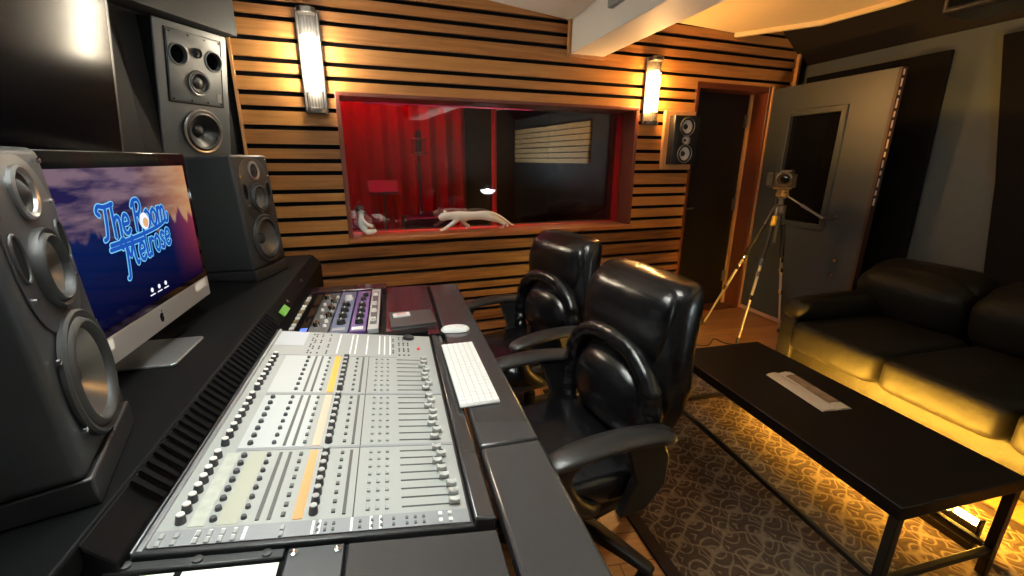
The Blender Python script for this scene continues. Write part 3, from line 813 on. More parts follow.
# the sloping deck in front of the console's near end, parallel to its panel
def onp(bm): bmesh.ops.transform(bm, matrix=CM, verts=bm.verts); return bm
bm = NB(); bb(bm, -.34, -.008, -.045, .56, -.075, -.012); obj('deck', onp(bm), M_black, t, smooth=False)
bm = NB(); bb(bm, -.32, -.010, -.045, .215, -.014, -.004); obj('leather_inset', onp(bm), M_pad, t, bev=.003)
bm = NB(); bb(bm, -.32, -.010, .220, .305, -.014, -.004); p = obj('blank_panel', onp(bm), mat('panel_graphite', (.035, .036, .038), .4), t, bev=.002)
for u, v in ((-.022, .230), (-.022, .296)):
    bm = NB(); lathe(bm, [(.006, 0), (.006, .003), (0, .004)], 12, Matrix.Translation((u, v, -.004))); obj('screw', onp(bm), M_chrome, p)
bm = NB(); bb(bm, -.026, -.009, .31, .545, -.014, -.004); p = obj('rack_rail', onp(bm), M_blackp, t, bev=.002)
for v in (.335, .43, .52):
    bm = NB(); lathe(bm, [(.007, 0), (.007, .004), (0, .005)], 12, Matrix.Translation((-.0175, v, -.004))); obj('screw', onp(bm), M_rubber, p)
for v0, v1, lb in ((.455, .535, 'white paper sheet at the near left corner of the desk'), (.315, .445, 'white paper sheet in the desk recess below the console end')):
    bm = NB(); bb(bm, -.25, -.030, v0, v1, -.0115, -.010); o = obj('paper_sheet', onp(bm), mat('paper_white', (.8, .79, .72), .7), None, smooth=False); tag(o, lb, 'paper')

# ------------------------------------------------------------------ mixing console
# local frame: u along the desk (world y), v from the front edge to the back, w off the panel
t = thing('mixing_console', 'large pale grey mixing console with rows of faders and knobs', 'mixing console'); t.matrix_world = CM
CONS = t
CV = .52; CU = .93
def vx(x): return (.104-x)/math.cos(ca)
bm = NB(); bb(bm, -.006, CU+.004, -.004, CV+.002, -.06, -.002); obj('chassis', bm, M_blackp, t, bev=.003)
bm = NB(); bb(bm, .012, CU-.006, .003, CV-.012, -.002, .0); obj('panel', bm, M_panel, t, smooth=False)
bm = NB(); bb(bm, 0, CU, CV-.012, CV-.004, -.004, .005); bb(bm, 0, CU, CV+.0, CV+.004, -.004, .003); obj('rear_rail', bm, mat('rail_alu', (.35, .36, .37), .35, metal=.7), t, bev=.001)
bm = NB(); bb(bm, -.0075, 0.004, -.004, CV, -.03, .004); obj('end_cheek', bm, M_blackp, t, bev=.003)
# grey master strips, near end and bank separators
for q in ((.008, .041, CV-.014), (.246, .254, vx(-.345)), (.482, .490, vx(-.345))):
    bm = NB(); bb(bm, q[0], q[1], .003, q[2], 0, .0012); obj('divider_strip', bm, M_panelg, t, smooth=False)
bm = NB(); bb(bm, .728, CU-.008, vx(-.19), vx(-.11), 0, .0012); bb(bm, .728, CU-.008, vx(-.02), vx(-.40), 0, .0008)
obj('master_section', bm, mat('console_master', (.30, .30, .29), .45), t, smooth=False)
bm = NB(); bb(bm, .80, CU-.012, vx(-.31), vx(-.395), .0006, .0016); obj('talkback_grille', bm, mat('console_bluish', (.42, .44, .47), .45), t, smooth=False)
banks = [(.046, .240), (.256, .479), (.494, .724)]
chan = []
for b0, b1 in banks:
    st = (b1-b0)/8
    chan += [b0+st*(k+.5) for k in range(8)]
# pale strips per bank
bm = NB()
bb(bm, banks[0][0], banks[0][1], vx(-.335), vx(-.358), 0, .0012)
obj('scribble_strip', bm, M_cream, t, smooth=False)
bm = NB()
for b0, b1 in banks[:1]: bb(bm, b0, b1, vx(-.287), vx(-.318), 0, .001)
obj('meter_field', bm, M_meter, t, smooth=False)
bm = NB()
for b0, b1 in banks[1:]: bb(bm, b0, b1, vx(-.22), vx(-.345), 0, .0008)
obj('pale_field', bm, mat('console_pale', (.40, .415, .41), .45), t, smooth=False)
# dark dense meters
M_mdark = mat('meter_dark', (.07, .07, .065), .5)
for b0, b1 in banks:
    for x in (-.259, -.241, -.121):
        bm = NB(); bb(bm, b0+.004, b1-.004, vx(x)-.003, vx(x)+.003, 0, .0022); obj('meter_bar', bm, M_mdark, t, smooth=False)
bm = NB(); bb(bm, .014, .73, vx(-.105)-.0012, vx(-.105)+.0012, 0, .0012); obj('seam', bm, M_slot, t, smooth=False)
# scribble displays
for (b0, b1), m_ in zip(banks, (M_orange, M_peach, M_amber)):
    bm = NB(); bb(bm, b0, b1, vx(-.188), vx(-.204), 0, .0018); o = obj('display', bm, m_, t, smooth=False)
    if m_ is M_amber: o['label'] = 'bright amber display'
# fader slots (one pattern) and 24 fader caps
bm = NB()
for u in chan: bb(bm, u-.0016, u+.0016, vx(.076), vx(-.02), 0, .0008)
obj('fader_slots', bm, M_slot, t, smooth=False)
bm = NB(); prism(bm, [(-.0115, 0), (.0115, 0), (.0095, .011), (.002, .008), (-.002, .008), (-.0095, .011)], -.0062, .0062, Matrix(((0, 0, 1, 0), (1, 0, 0, 0), (0, 1, 0, .003), (0, 0, 0, 1))))
fc = obj('fader_cap', bm, mat('fader_cap_grey', (.40, .40, .38), .35), t, bev=.0015)
caps = [.070, .070, .072, .068, .073, .068, .070, .069]
first = True
for i, u in enumerate(chan):
    if i < 3: v = vx(.078)
    else: v = vx(.062+.006*math.sin(i*2.3)) if i >= 3 else 0
    c = fc if first else part_copy(fc); first = False
    c.location = (u, v, .001)
# knobs
def knob(name, r, h, m_, top=None):
    bm = NB(); lathe(bm, [(r*1.1, 0), (r*1.05, h*.35), (r*.9, h*.9), (r*.8, h), (0, h)], 18); o = obj(name, bm, m_, t)
    if top:
        bm = NB(); lathe(bm, [(r*.82, h), (r*.78, h+.0018), (0, h+.0022)], 18); obj('knob_top', bm, top, o)
    return o
def row(src, v, us, w=.0005):
    f = True
    for u in us:
        c = src if f else part_copy(src)
        c.location = (u, v, w); f = False
row(knob('encoder_knob', .0075, .015, M_knobd, M_knobp), vx(-.371), chan)
row(knob('pan_knob', .0075, .016, M_knobd, M_btn), vx(-.172), chan)
row(knob('trim_knob', .0055, .007, M_knobd), vx(-.325), chan[:16])
row(knob('send_knob', .0045, .006, M_knobd), vx(-.280), chan)
# buttons: the 96 nearest as parts of their own
bm = NB(); box(bm, (0, 0, .0018), (.010, .007, .0036)); btn = obj('button', bm, M_btn, t, bev=.001)
spots = [(u, vx(x)) for u in chan for x in (-.081, -.064, -.047)]
spots += [(u, vx(x)) for u in (.014, .028) for x in (-.385, -.365, -.336, -.32, -.302, -.284, -.215)]
f = True
for u, v in spots:
    c = btn if f else part_copy(btn); c.location = (u, v, .0005); f = False
bm = NB(); box(bm, (0, 0, .002), (.008, .008, .004)); wb = obj('white_button', bm, M_btnl, t, bev=.0015); wb['label'] = 'white square button'
f = True
for u in (.016, .032):
    for x in (.048, .066):
        c = wb if f else part_copy(wb); c.location = (u, vx(x), .0005); f = False
bm = NB()
for u in chan:
    box(bm, (u, vx(-.220), .002), (.009, .007, .005)); box(bm, (u, vx(-.139), .002), (.008, .007, .004))
for k in range(12):
    for x in (-.11, -.09, -.06): pass
for x in (-.092, -.072, -.056, -.035, -.012, .003, .018, -.16, -.148, -.135):
    for u in (.016, .029): box(bm, (u, vx(x), .002), (.006, .005, .004))
for k in range(10):
    for x in (-.03, -.01, .005, .02, -.29, -.28, -.262, -.236):
        if (k*7+int(x*1000)) % 3: box(bm, (.745+k*.017, vx(x), .002), (.006, .005, .004))
o = obj('button_rows', bm, mat('dark_grey_button', (.10, .10, .10), .4), t, bev=.0008); o['kind'] = 'stuff'
leg_ = [(.0165+k*.014, vx(x)+.008, .012, .005) for k in range(2) for x in (-.33, -.312, -.295, -.277, -.262)]
leg_ += [(.0235, vx(x)+.008, .030, .004) for x in (-.098, -.066, -.05, -.16, -.15)]
leg_ += [(.825, vx(x), .165, .0044) for x in (-.205, -.165, -.15, -.115, -.075, -.058, -.04)]
for u, v, a, b_ in leg_:
    bm = NB(); box(bm, (u, v, .0014), (a, b_, .002)); obj('legend_strip', bm, M_btnl, t, smooth=False)
bm = NB(); lathe(bm, [(.020, 0), (.020, .006), (.017, .010), (.012, .008), (0, .008)], 28, Matrix.Translation((.895, vx(.025), .001))); obj('jog_wheel', bm, M_rubber, t)
bm = NB(); box(bm, (.80, vx(.055), .003), (.012, .010, .006)); o = obj('record_button', bm, M_red, t, bev=.001); o['label'] = 'red button'

# ------------------------------------------------------------------ outboard units in the desk rack (seen from above, running away from the camera)
def rack(name, x0, x1, label, cat, m_, z=.792, y0=1.652, y1=2.20):
    t = thing(name, label, cat, (0, 0, 0)); t.location = (x0, y0, z)
    bm = NB(); bb(bm, 0, x1-x0-.003, 0, y1-y0, -.02, 0); obj('faceplate', bm, m_, t, bev=.0015)
    return t
def rknobs(t, pts, r, h, m_, top=None, name='knob'):
    for x, y in pts:
        bm = NB(); lathe(bm, [(r*1.1, 0), (r, h*.4), (r*.85, h), (0, h)], 16, Matrix.Translation((x, y, 0))); o = obj(name, bm, m_, t)
        if top:
            bm = NB(); box(bm, (x, y+r*.4, h+.0006), (r*.2, r*.8, .0012)); obj('pointer', bm, top, o)
t = rack('patch_unit', -.452, -.405, 'black rack unit with a row of small cream buttons', 'audio unit', M_blackp)
for k in range(12):
    bm = NB(); box(bm, (.045, .04+k*.04, .003), (.016, .022, .006)); obj('button', bm, M_knobp if k % 3 else M_brass, t, bev=.001)
bm = NB(); bb(bm, .006, .02, .03, .5, 0, .002); obj('label_strip', bm, M_btn, t, smooth=False)
t = rack('meter_unit', -.404, -.345, 'black glossy rack unit with a small blue display', 'audio unit', M_gloss)
bm = NB(); bb(bm, .030, .054, .015, .075, 0, .002); o = obj('display', bm, M_bluelcd, t, smooth=False); o['label'] = 'blue lit display'
t = rack('preamp_unit', -.344, -.268, 'dark grey rack unit with shiny silver knobs', 'audio unit', mat('dark_faceplate', (.05, .05, .055), .4))
rknobs(t, [(.022, .46), (.022, .10), (.055, .40), (.055, .30), (.055, .20)], .016, .016, M_chrome, M_black)
rknobs(t, [(.022, .36), (.022, .28), (.055, .08), (.055, .13), (.066, .46), (.03, .19)], .007, .010, M_knobp)
t = rack('equaliser_unit', -.266, -.195, 'blue grey rack unit with black knobs', 'audio unit', M_bluegrey)
rknobs(t, [(.036, .10+.075*k) for k in range(4)], .017, .018, M_rubber, M_btnl); rknobs(t, [(.04, .42)], .017, .02, M_knobp)
bm = NB(); bb(bm, .01, .055, .02, .05, 0, .002); obj('meter', bm, M_btn, t)
t = rack('compressor_unit', -.193, -.130, 'purple rack unit with a line of black knobs', 'audio unit', M_purple)
rknobs(t, [(.032, .09+.07*k) for k in range(4)], .016, .018, M_rubber, M_btnl); rknobs(t, [(.032, .40), (.04, .46)], .012, .014, M_rubber)
bm = NB(); bb(bm, .008, .05, .015, .045, 0, .002); obj('legend', bm, M_btnl, t)
t = rack('channel_strip_unit', -.126, -.082, 'silver edged narrow rack unit with black knobs beside the glossy desk top', 'audio unit', M_silverplate, z=.797)
bm = NB(); bb(bm, .008, .033, .05, .50, 0, .002); obj('inset', bm, M_knobd, t)
rknobs(t, [(.02, .09), (.02, .2), (.02, .3), (.02, .44)], .011, .014, M_knobp, M_black)

# ------------------------------------------------------------------ small things on the desk
t = thing('keyboard', 'white slim computer keyboard on the black armrest of the desk', 'keyboard', (.193, 1.252, .7755), math.radians(.5))
bm = NB(); bb(bm, -.056, .056, -.213, .213, 0, .007); obj('tray', bm, M_keygap, t, bev=.003)
bm = NB()
for r_ in range(6):
    x = -.046+r_*.0185
    for k in range(21):
        if r_ == 5 and 4 <= k <= 8: continue
        bb(bm, x-.008, x+.008, .208-k*.0198-.0172, .208-k*.0198, .006, .0092)
    if r_ == 5: bb(bm, x-.008, x+.008, .208-8*.0198-.0172, .208-4*.0198, .006, .0092)
obj('keys', bm, M_keys, t, smooth=False)
t = thing('computer_mouse', 'white curved computer mouse on the desk armrest beyond the keyboard', 'mouse', (.205, 1.605, .7755), math.radians(83))
bm = NB()
rings = []
for k in range(13):
    s = -1+2*k/12; y = s*.056; w_ = .029*math.sqrt(max(0, 1-abs(s)**3.2))+.0008; h_ = .006+.016*math.sqrt(max(0, 1-s*s))
    rings.append([(w_*math.cos(a)*1.0, y, .002+max(0, math.sin(a))*h_) for a in [2*PI*j/20 for j in range(20)]])
ringloft(bm, rings); obj('shell', bm, M_keys, t)
bm = NB(); bb(bm, -.022, .022, -.045, .045, 0, .003); obj('base', bm, M_keygap, t, bev=.001)
t = thing('notebook', 'flat dark notebook on the glossy desk top behind the console', 'notebook', (.045, 1.76, .7755), math.radians(3))
bm = NB(); bb(bm, -.085, .09, -.09, .085, 0, .003); bb(bm, -.085, .09, -.09, .085, .013, .016); bb(bm, -.087, -.083, -.09, .085, 0, .016); obj('cover', bm, mat('notebook_cover', (.035, .03, .03), .45), t, bev=.001)
bm = NB(); bb(bm, -.083, .086, -.087, .082, .003, .013); obj('pages', bm, M_knobd, t, smooth=False)
t = thing('eraser_box', 'small pale box with a pinkish label lying on the notebook', 'box', (.005, 1.785, .7915), math.radians(8))
bm = NB(); bb(bm, -.034, .034, -.016, .016, 0, .009); obj('carton', bm, M_keys, t, bev=.001)
bm = NB(); bb(bm, -.02, .02, -.010, .010, .009, .0096); obj('label', bm, mat('pink_label', (.7, .3, .3), .5), t)

# ------------------------------------------------------------------ all-in-one computer
t = thing('computer', 'silver all-in-one computer with a glowing picture on its screen', 'computer', (-.625, 1.315, .905))
HW = .325
bm = NB(); bb(bm, -.012, .004, -HW, HW, .075, .530); rbx = obj('casing', bm, M_alu, t, bev=.008, seg=3)
bm = NB(); bb(bm, .003, .0065, -HW+.001, HW-.001, .138, .529); obj('bezel', bm, M_gloss, t, bev=.002)
bm = NB(); bb(bm, .004, .0075, -.2985, .2985, .157, .495); obj('screen', bm, M_screen, t, smooth=False)
bm = NB(); bb(bm, .003, .0062, -HW+.001, HW-.001, .076, .138); p = obj('chin', bm, M_alu, t, bev=.001)
# bitten-fruit mark in dark
bm = NB()
pts = []
for k in range(28):
    a = 2*PI*k/28
    r_ = .0115*(1+.10*math.cos(2*a)*-1+.05*math.sin(3*a))
    y, z = r_*math.cos(a)*.95, r_*math.sin(a)
    dd = math.hypot(y-.013, z-.002)
    if dd < .0065: y = .013-(.0065)*(.013-y)/max(dd, 1e-4)*1.0
    pts.append((y, z))
prism(bm, pts, .0062, .0068, Matrix(((0, 0, 1, 0), (1, 0, 0, -.004), (0, 1, 0, .106), (0, 0, 0, 1))))
leaf = [(.0, .013), (.003, .0185), (.006, .019), (.005, .0155)]
prism(bm, leaf, .0062, .0068, Matrix(((0, 0, 1, 0), (1, 0, 0, -.004), (0, 1, 0, .106), (0, 0, 0, 1))))
obj('logo', bm, M_black, p, smooth=False)
for y in (-.262, .262):
    bm = NB(); bb(bm, .0062, .0068, y-.042, y+.042, .110, .134); o = obj('sticker', bm, mat('sticker_pale', (.75, .74, .66), .5), p, smooth=False); o['label'] = 'pale paper sticker'
# foot and neck
bm = NB(); prism(bm, [(-.16, -.10), (.045, -.10), (.055, -.09), (.055, .09), (.045, .10), (-.16, .10)], 0, .006); obj('foot', bm, M_alufoot, t, bev=.002)
bm = NB(); slab(bm, [(-.155, -.09, .004), (-.155, .09, .004), (-.012, .09, .25), (-.012, -.09, .25)], (-.006, 0, .003)); obj('stand_neck', bm, M_alufoot, t)
# writing on the screen: script letters as outlined neon strokes (local y runs right on the screen, z up)
def ribbon(bm, pts, w, x):
    P = pts; n = len(P)
    pr = []
    for i in range(n):
        a, b = P[max(i-1, 0)], P[min(i+1, n-1)]; d_ = Vector((b[0]-a[0], b[1]-a[1])); d_ = d_.normalized() if d_.length > 1e-9 else Vector((1, 0)); nn = Vector((-d_.y, d_.x))*w
        pr.append((bm.verts.new((x, P[i][0]+nn.x, P[i][1]+nn.y)), bm.verts.new((x, P[i][0]-nn.x, P[i][1]-nn.y))))
    for (a, b), (c, d_) in zip(pr[:-1], pr[1:]): bm.faces.new((a, b, d_, c))
    for c, sgn in ((P[0], 1), (P[-1], 1)):
        ctr = bm.verts.new((x, c[0], c[1])); ring = [bm.verts.new((x, c[0]+w*math.cos(2*PI*k/12), c[1]+w*math.sin(2*PI*k/12))) for k in range(12)]
        for k in range(12): bm.faces.new((ctr, ring[k], ring[(k+1) % 12]))
G = {
 'T': [[(.0, .78), (-.12, .9), (.0, 1.05), (.3, 1.0), (.75, 1.05)], [(.34, 1.0), (.3, .5), (.22, .08), (.05, .0)]],
 'h': [[(.05, 1.05), (.05, 0)], [(.05, .45), (.22, .62), (.38, .5), (.38, .0)]],
 'e': [[(.05, .32), (.36, .34), (.34, .56), (.16, .62), (.03, .4), (.08, .1), (.24, .0), (.4, .1)]],
 'R': [[(.1, 1.0), (.08, 0)], [(-.05, .85), (.1, 1.02), (.4, 1.02), (.5, .8), (.36, .58), (.1, .52)], [(.28, .54), (.42, .2), (.6, .0)]],
 'o': [[(.22, .6), (.06, .48), (.04, .2), (.2, .0), (.36, .14), (.38, .42), (.22, .6)]],
 'm': [[(.04, .6), (.04, 0)], [(.04, .42), (.16, .6), (.28, .5), (.28, 0)], [(.28, .42), (.4, .6), (.54, .5), (.54, .12), (.66, .0), (.78, .08), (.8, .3)]],
 'M': [[(-.1, .75), (-.2, .95), (-.02, 1.06), (.1, .95), (.1, .5), (.0, -.25), (-.12, -.32)], [(.1, .95), (.3, .35), (.56, 1.0)], [(.56, 1.0), (.58, .3), (.66, .0), (.76, .05)]],
 'l': [[(.06, 1.05), (.05, .15), (.16, .0), (.24, .05)]],
 'r': [[(.05, .6), (.05, 0)], [(.05, .4), (.18, .58), (.32, .54)]],
 's': [[(.34, .52), (.2, .62), (.08, .5), (.2, .32), (.32, .18), (.2, .0), (.04, .08)]],
}
ADV = {'T': .62, 'h': .52, 'e': .50, 'R': .66, 'o': .48, 'm': .9, 'M': .9, 'l': .30, 'r': .40, 's': .44, ' ': .25}
def write(word, y0, z0, size, slant, rise):
    strokes = []; x = 0
    for ch in word:
        for s in G.get(ch, []):
            pts = [Vector((x+p[0]+p[1]*slant, p[1], 0)) for p in s]
            pts = catmull(pts, 5) if len(pts) > 2 else [pts[0].lerp(pts[1], k/4) for k in range(5)]
            strokes.append([(y0+p.x*size, z0+p.y*size+rise*(p.x*size)) for p in pts])
        x += ADV[ch]
    return strokes
S = write('The Room', 1.150-1.315, 1.246-.905, .070, .08, .02) + write('Melrose', 1.215-1.315, 1.168-.905, .066, .06, .10)
S += [catmull([Vector((y, z, 0)) for y, z in q], 5) for q in ([(-.145, .326), (-.03, .330), (.075, .340), (.122, .352)], [(-.150, .316), (-.06, .318), (-.01, .320)])]
S = [[(p[0], p[1]) for p in s] for s in S]
bm = NB(); [ribbon(bm, s, .0072, .0080) for s in S]; obj('neon_lettering', bm, M_neon, t, smooth=False)
bm = NB(); [ribbon(bm, s, .0046, .0084) for s in S]; obj('lettering_core', bm, M_neonfill, t, smooth=False)
bm = NB(); lathe(bm, [(.021, 0), (.021, .0006), (0, .0006)], 28, Matrix.Translation((.0086, .012, .362)) @ Matrix.Rotation(PI/2, 4, 'Y')); p = obj('avatar', bm, M_icon, t)
bm = NB(); lathe(bm, [(.012, 0), (.012, .0006), (0, .0006)], 20, Matrix.Translation((.0094, .015, .358)) @ Matrix.Rotation(PI/2, 4, 'Y')); obj('avatar_picture', bm, M_skin, p)
for y in (-.025, .012, .048):
    bm = NB(); lathe(bm, [(.006, 0), (.006, .0006), (0, .0006)], 12, Matrix.Translation((.0082, y, .188)) @ Matrix.Rotation(PI/2, 4, 'Y')); bb(bm, .008, .0086, y-.012, y+.012, .174, .177)
    obj('icon', bm, M_icon, t, smooth=False)

# ------------------------------------------------------------------ the pair of monitor speakers on the shelf
def monitor(label, loc, rz):
    """local: front face at x=0 looking +x, width along y, base z=0"""
    t = thing('studio_monitor', label, 'speaker', loc, rz, 'studio monitors on the desk shelf')
    t.rotation_euler = (0, math.radians(-3), rz)
    w_, h_, d_ = .272, .512, .40
    HOLES.clear()
    bm = NB(); bb(bm, -d_, 0, -w_/2, w_/2, .028, h_); cab = obj('cabinet', bm, M_spk, t, bev=.014, seg=4)
    bm = NB(); prism(bm, [(-d_+.02, 0), (.004, -.0205), (.004, .0275), (-d_+.02, .0275)], -w_/2+.004, w_/2-.004, Matrix(((1, 0, 0, 0), (0, 0, 1, 0), (0, 1, 0, 0), (0, 0, 0, 1)))); obj('isolation_pad', bm, M_blackp, t, bev=.004)
    RY = Matrix.Rotation(PI/2, 4, 'Y')
    # recessed oval plate around tweeter and midrange
    bm = NB()
    ov = [(.112*math.copysign(abs(math.cos(a))**.8, math.cos(a)), .135*math.copysign(abs(math.sin(a))**.8, math.sin(a))) for a in [2*PI*k/48 for k in range(48)]]
    prism(bm, [(p[0], p[1]+.365) for p in ov], 0, .003, Matrix(((0, 0, 1, 0), (1, 0, 0, 0), (0, 1, 0, 0), (0, 0, 0, 1))))
    dpl = obj('driver_plate', bm, mat('driver_plate_black', (.02, .021, .022), .45), t, bev=.0015)
    bm = NB(); lathe(bm, [(.030, 0), (.040, .0), (.040, .005), (.036, .008), (.031, .006), (.029, 0)], 36, Matrix.Translation((.003, 0, .445)) @ RY)
    tw = obj('tweeter', bm, M_ring, t)
    bm = NB(); lathe(bm, [(.030, .001), (.020, -.001), (.014, .003), (.008, .007), (0, .008)], 28, Matrix.Translation((.004, 0, .445)) @ RY); obj('dome', bm, M_rubber, tw)
    driver(t, 'midrange', (.005, 0, .330), .056, RY, depth=.35, cap=.22)
    driver(t, 'woofer', (.004, 0, .150), .096, RY, depth=.30, cap=.26)
    for s in (-1, 1):
        bm = NB()
        pts = [(s*.088+.017*math.cos(a), 0.360+.034*math.sin(a)) for a in [2*PI*k/24 for k in range(24)]]
        prism(bm, pts, .0028, .0045, Matrix(((0, 0, 1, 0), (1, 0, 0, 0), (0, 1, 0, 0), (0, 0, 0, 1))))
        p = obj('port', bm, M_black, t)
        tube_ = NB(); tube(tube_, [(.004, q[0], q[1]) for q in pts+pts[:1]], .003, 8); obj('port_rim', tube_, M_spk, p)
    for k in range(6):
        a = 2*PI*k/6+.52
        bm = NB(); lathe(bm, [(.005, 0), (.005, .004), (0, .005)], 10, Matrix.Translation((.004, .116*math.cos(a)*.97, .150+.116*math.sin(a))) @ RY); obj('screw', bm, M_chrome, t)
    for y, z in ((.105, .49), (-.105, .42), (.10, .425), (.09, .30), (-.09, .30)):
        bm = NB(); lathe(bm, [(.004, 0), (.004, .004), (0, .005)], 10, Matrix.Translation((.003, y, z)) @ RY); obj('screw', bm, M_chrome, t)
    cut_holes([cab, dpl], HOLES, t); HOLES.clear()
    return t
def mon_at(a, b, label):
    a, b = Vector(a), Vector(b); d_ = b-a; n_ = Vector((d_.y, -d_.x)); 
    return monitor(label, ((a.x+b.x)/2, (a.y+b.y)/2, .9265), math.atan2(n_.y, n_.x))
mon_at((-.592, 2.055), (-.521, 2.318), 'black studio monitor at the far end of the shelf near the slatted wall')
mon_at((-.472, .706), (-.541, .947), 'black studio monitor closest to the camera at the left edge')

# ------------------------------------------------------------------ executive chairs
def make_chair(label):
    """local: faces +x, base centre at origin"""
    t = thing('office_chair', label, 'chair', (0, 0, 0), 0, 'black leather executive chairs at the mixing desk')
    # backrest: tall padded shell, leaning back
    prof = [(.42, -.185, .12, .02), (.46, -.20, .165, .045), (.54, -.218, .200, .056), (.62, -.232, .238, .060), (.72, -.245, .272, .060), (.80, -.258, .262, .060), (.88, -.276, .248, .062), (.95, -.298, .240, .066), (1.005, -.318, .232, .062), (1.035, -.330, .222, .050), (1.052, -.338, .20, .028)]
    rings = []; n = 32
    up = lambda x, z: (x + max(0, z-.62)*.10, .62+(z-.62)*(1.05 if z > .62 else 1))
    prof = [(up(x, z)[1], up(x, z)[0], w_, d_) for z, x, w_, d_ in prof]
    for z, x, w_, d_ in prof:
        r = []
        for k in range(n):
            a = 2*PI*k/n; c, s = math.cos(a), math.sin(a)
            r.append((x+.055+d_*1.35*math.copysign(abs(c)**.72, c), w_*math.copysign(abs(s)**.55, s), z+.0*c))
        rings.append(r)
    bm = NB(); ringloft(bm, rings); obj('backrest', bm, M_leather, t, sub=2)
    # head cushion
    rings = []
    for z, x, w_, d_ in [(.80, -.205, .19, .012), (.82, -.205, .205, .026), (.87, -.212, .216, .034), (.93, -.23, .220, .042), (.985, -.25, .214, .044), (1.02, -.272, .204, .036), (1.042, -.300, .18, .015)]:
        x, z = up(x, z)
        rings.append([(x+.058+d_*math.copysign(abs(math.cos(a))**.8, math.cos(a)), w_*math.copysign(abs(math.sin(a))**.6, math.sin(a)), z) for a in [2*PI*k/n for k in range(n)]])
    bm = NB(); ringloft(bm, rings); obj('head_cushion', bm, M_leather, t, sub=2)
    # lumbar pad, domed
    out = catmull([(-.0, .795, 0), (.10, .77, 0), (.155, .68, 0), (.15, .58, 0), (.10, .525, 0), (0, .51, 0), (-.10, .525, 0), (-.15, .58, 0), (-.155, .68, 0), (-.10, .77, 0)], 4, True)
    cy2, cz2 = 0, .65
    rings = []
    for k in range(8):
        a = PI/2*k/7; s = max(math.cos(a), .02)**.8; bl = .088*math.sin(a)
        rings.append([(-.118+bl-.10*abs((cz2+(p.y-cz2)*s)-.62)**1.2*.3, (p.x)*1.26*s, cz2+(p.y-cz2)*s) for p in out])
    bm = NB(); ringloft(bm, rings); obj('lumbar_pad', bm, M_leather, t, sub=1)
    arch = catmull([(-.150, -.205, .47), (-.165, -.225, .55), (-.178, -.235, .65), (-.185, -.212, .755), (-.190, -.12, .828), (-.192, 0, .848), (-.190, .12, .828), (-.185, .212, .755), (-.178, .235, .65), (-.165, .225, .55), (-.150, .205, .47)], 10)
    rr = [(.035+.0035*math.sin(i*1.25)*(1 if (i < 30 or i > 70) else .25))*(.6 if i in (0, len(arch)-1) else 1) for i in range(len(arch))]
    bm = NB(); tube(bm, [p+Vector((.085, 0, 0)) for p in arch], rr, 14); obj('lumbar_bolster', bm, M_leather, t)
    # seat
    bm = NB(); rbox(bm, (.035, 0, .445), (.50, .50, .12), r=.05, p=4.5, puff=.018); obj('seat', bm, M_leather, t)
    bm = NB(); rbox(bm, (.03, 0, .375), (.46, .46, .04), r=.015, p=5); obj('seat_shell', bm, M_blackp, t)
    # armrests
    for s in (-1, 1):
        rings = []
        for x, z, wy, wz in [(.288, .640, .018, .008), (.275, .645, .034, .016), (.24, .655, .043, .020), (.17, .664, .046, .022), (.08, .668, .046, .023), (.0, .664, .044, .024), (-.08, .652, .044, .028), (-.115, .644, .040, .026), (-.135, .638, .022, .014)]:
            rings.append([(x, s*.292+wy*math.cos(a), z+wz*math.sin(a)) for a in [2*PI*k/16 for k in range(16)]])
        bm = NB(); ringloft(bm, rings); ar = obj('armrest', bm, mat('arm_vinyl', (.02, .018, .017), .36), t, sub=1)
        bm = NB(); tube(bm, catmull([(.20, s*.292, .640), (.235, s*.292, .59), (.20, s*.285, .50), (.12, s*.26, .42), (.05, s*.18, .375)], 6), .021, 12, flat=1.3)
        prism(bm, [(.03, .645), (-.10, .64), (-.135, .56), (-.13, .46), (-.06, .385), (.03, .385), (-.02, .50)], -.016, .016, Matrix(((1, 0, 0, 0), (0, 0, 1, s*.275), (0, 1, 0, 0), (0, 0, 0, 1))))
        obj('arm_support', bm, M_blackp, ar, bev=.008)
    # mechanism, gas column, five legs with castors
    bm = NB(); bb(bm, -.12, .13, -.09, .09, .315, .36); tube(bm, [(.02, -.08, .335), (.02, -.25, .325)], .007); box(bm, (.02, -.265, .325), (.03, .05, .012)); obj('tilt_mechanism', bm, M_blackp, t, bev=.006)
    bm = NB(); lathe(bm, [(.035, .085), (.035, .20), (.024, .20), (.024, .33), (0, .33)], 20); obj('gas_column', bm, M_blackp, t)
    for k in range(5):
        a = 2*PI*k/5 + math.radians(119)
        R3 = Matrix.Rotation(a, 4, 'Z')
        rings = []
        for x, z, wy, wz in [(.02, .115, .034, .030), (.10, .112, .030, .024), (.20, .098, .026, .018), (.29, .082, .023, .013), (.305, .078, .018, .008)]:
            rings.append([R3 @ Vector((x, wy*cx2, z+wz*sx2)) for cx2, sx2 in ((-1, -1), (1, -1), (1, .5), (.55, 1), (-.55, 1), (-1, .5))])
        bm = NB(); ringloft(bm, rings); lg = obj('leg', bm, M_blackp, t, bev=.004)
        c = R3 @ Vector((.285, 0, 0))
        bm = NB()
        for s in (-.014, .014):
            p0 = R3 @ Vector((.275, s-.009*(1 if s > 0 else -1)*-1, .028)); 
            q0 = R3 @ Vector((.275, s+.009, .028)); q1 = R3 @ Vector((.275, s-.009, .028)); cyl(bm, q1, q0, .027, n=16)
        cyl(bm, R3 @ Vector((.285, 0, .03)), R3 @ Vector((.285, 0, .075)), .008, n=10)
        obj('caster', bm, M_rubber, lg)
    return t
ch1 = make_chair('nearer black leather executive chair with a rounded lumbar pad facing the console')
ch2 = copy_tree(ch1); ch2['label'] = 'farther black leather executive chair close to the slatted wall under the window'
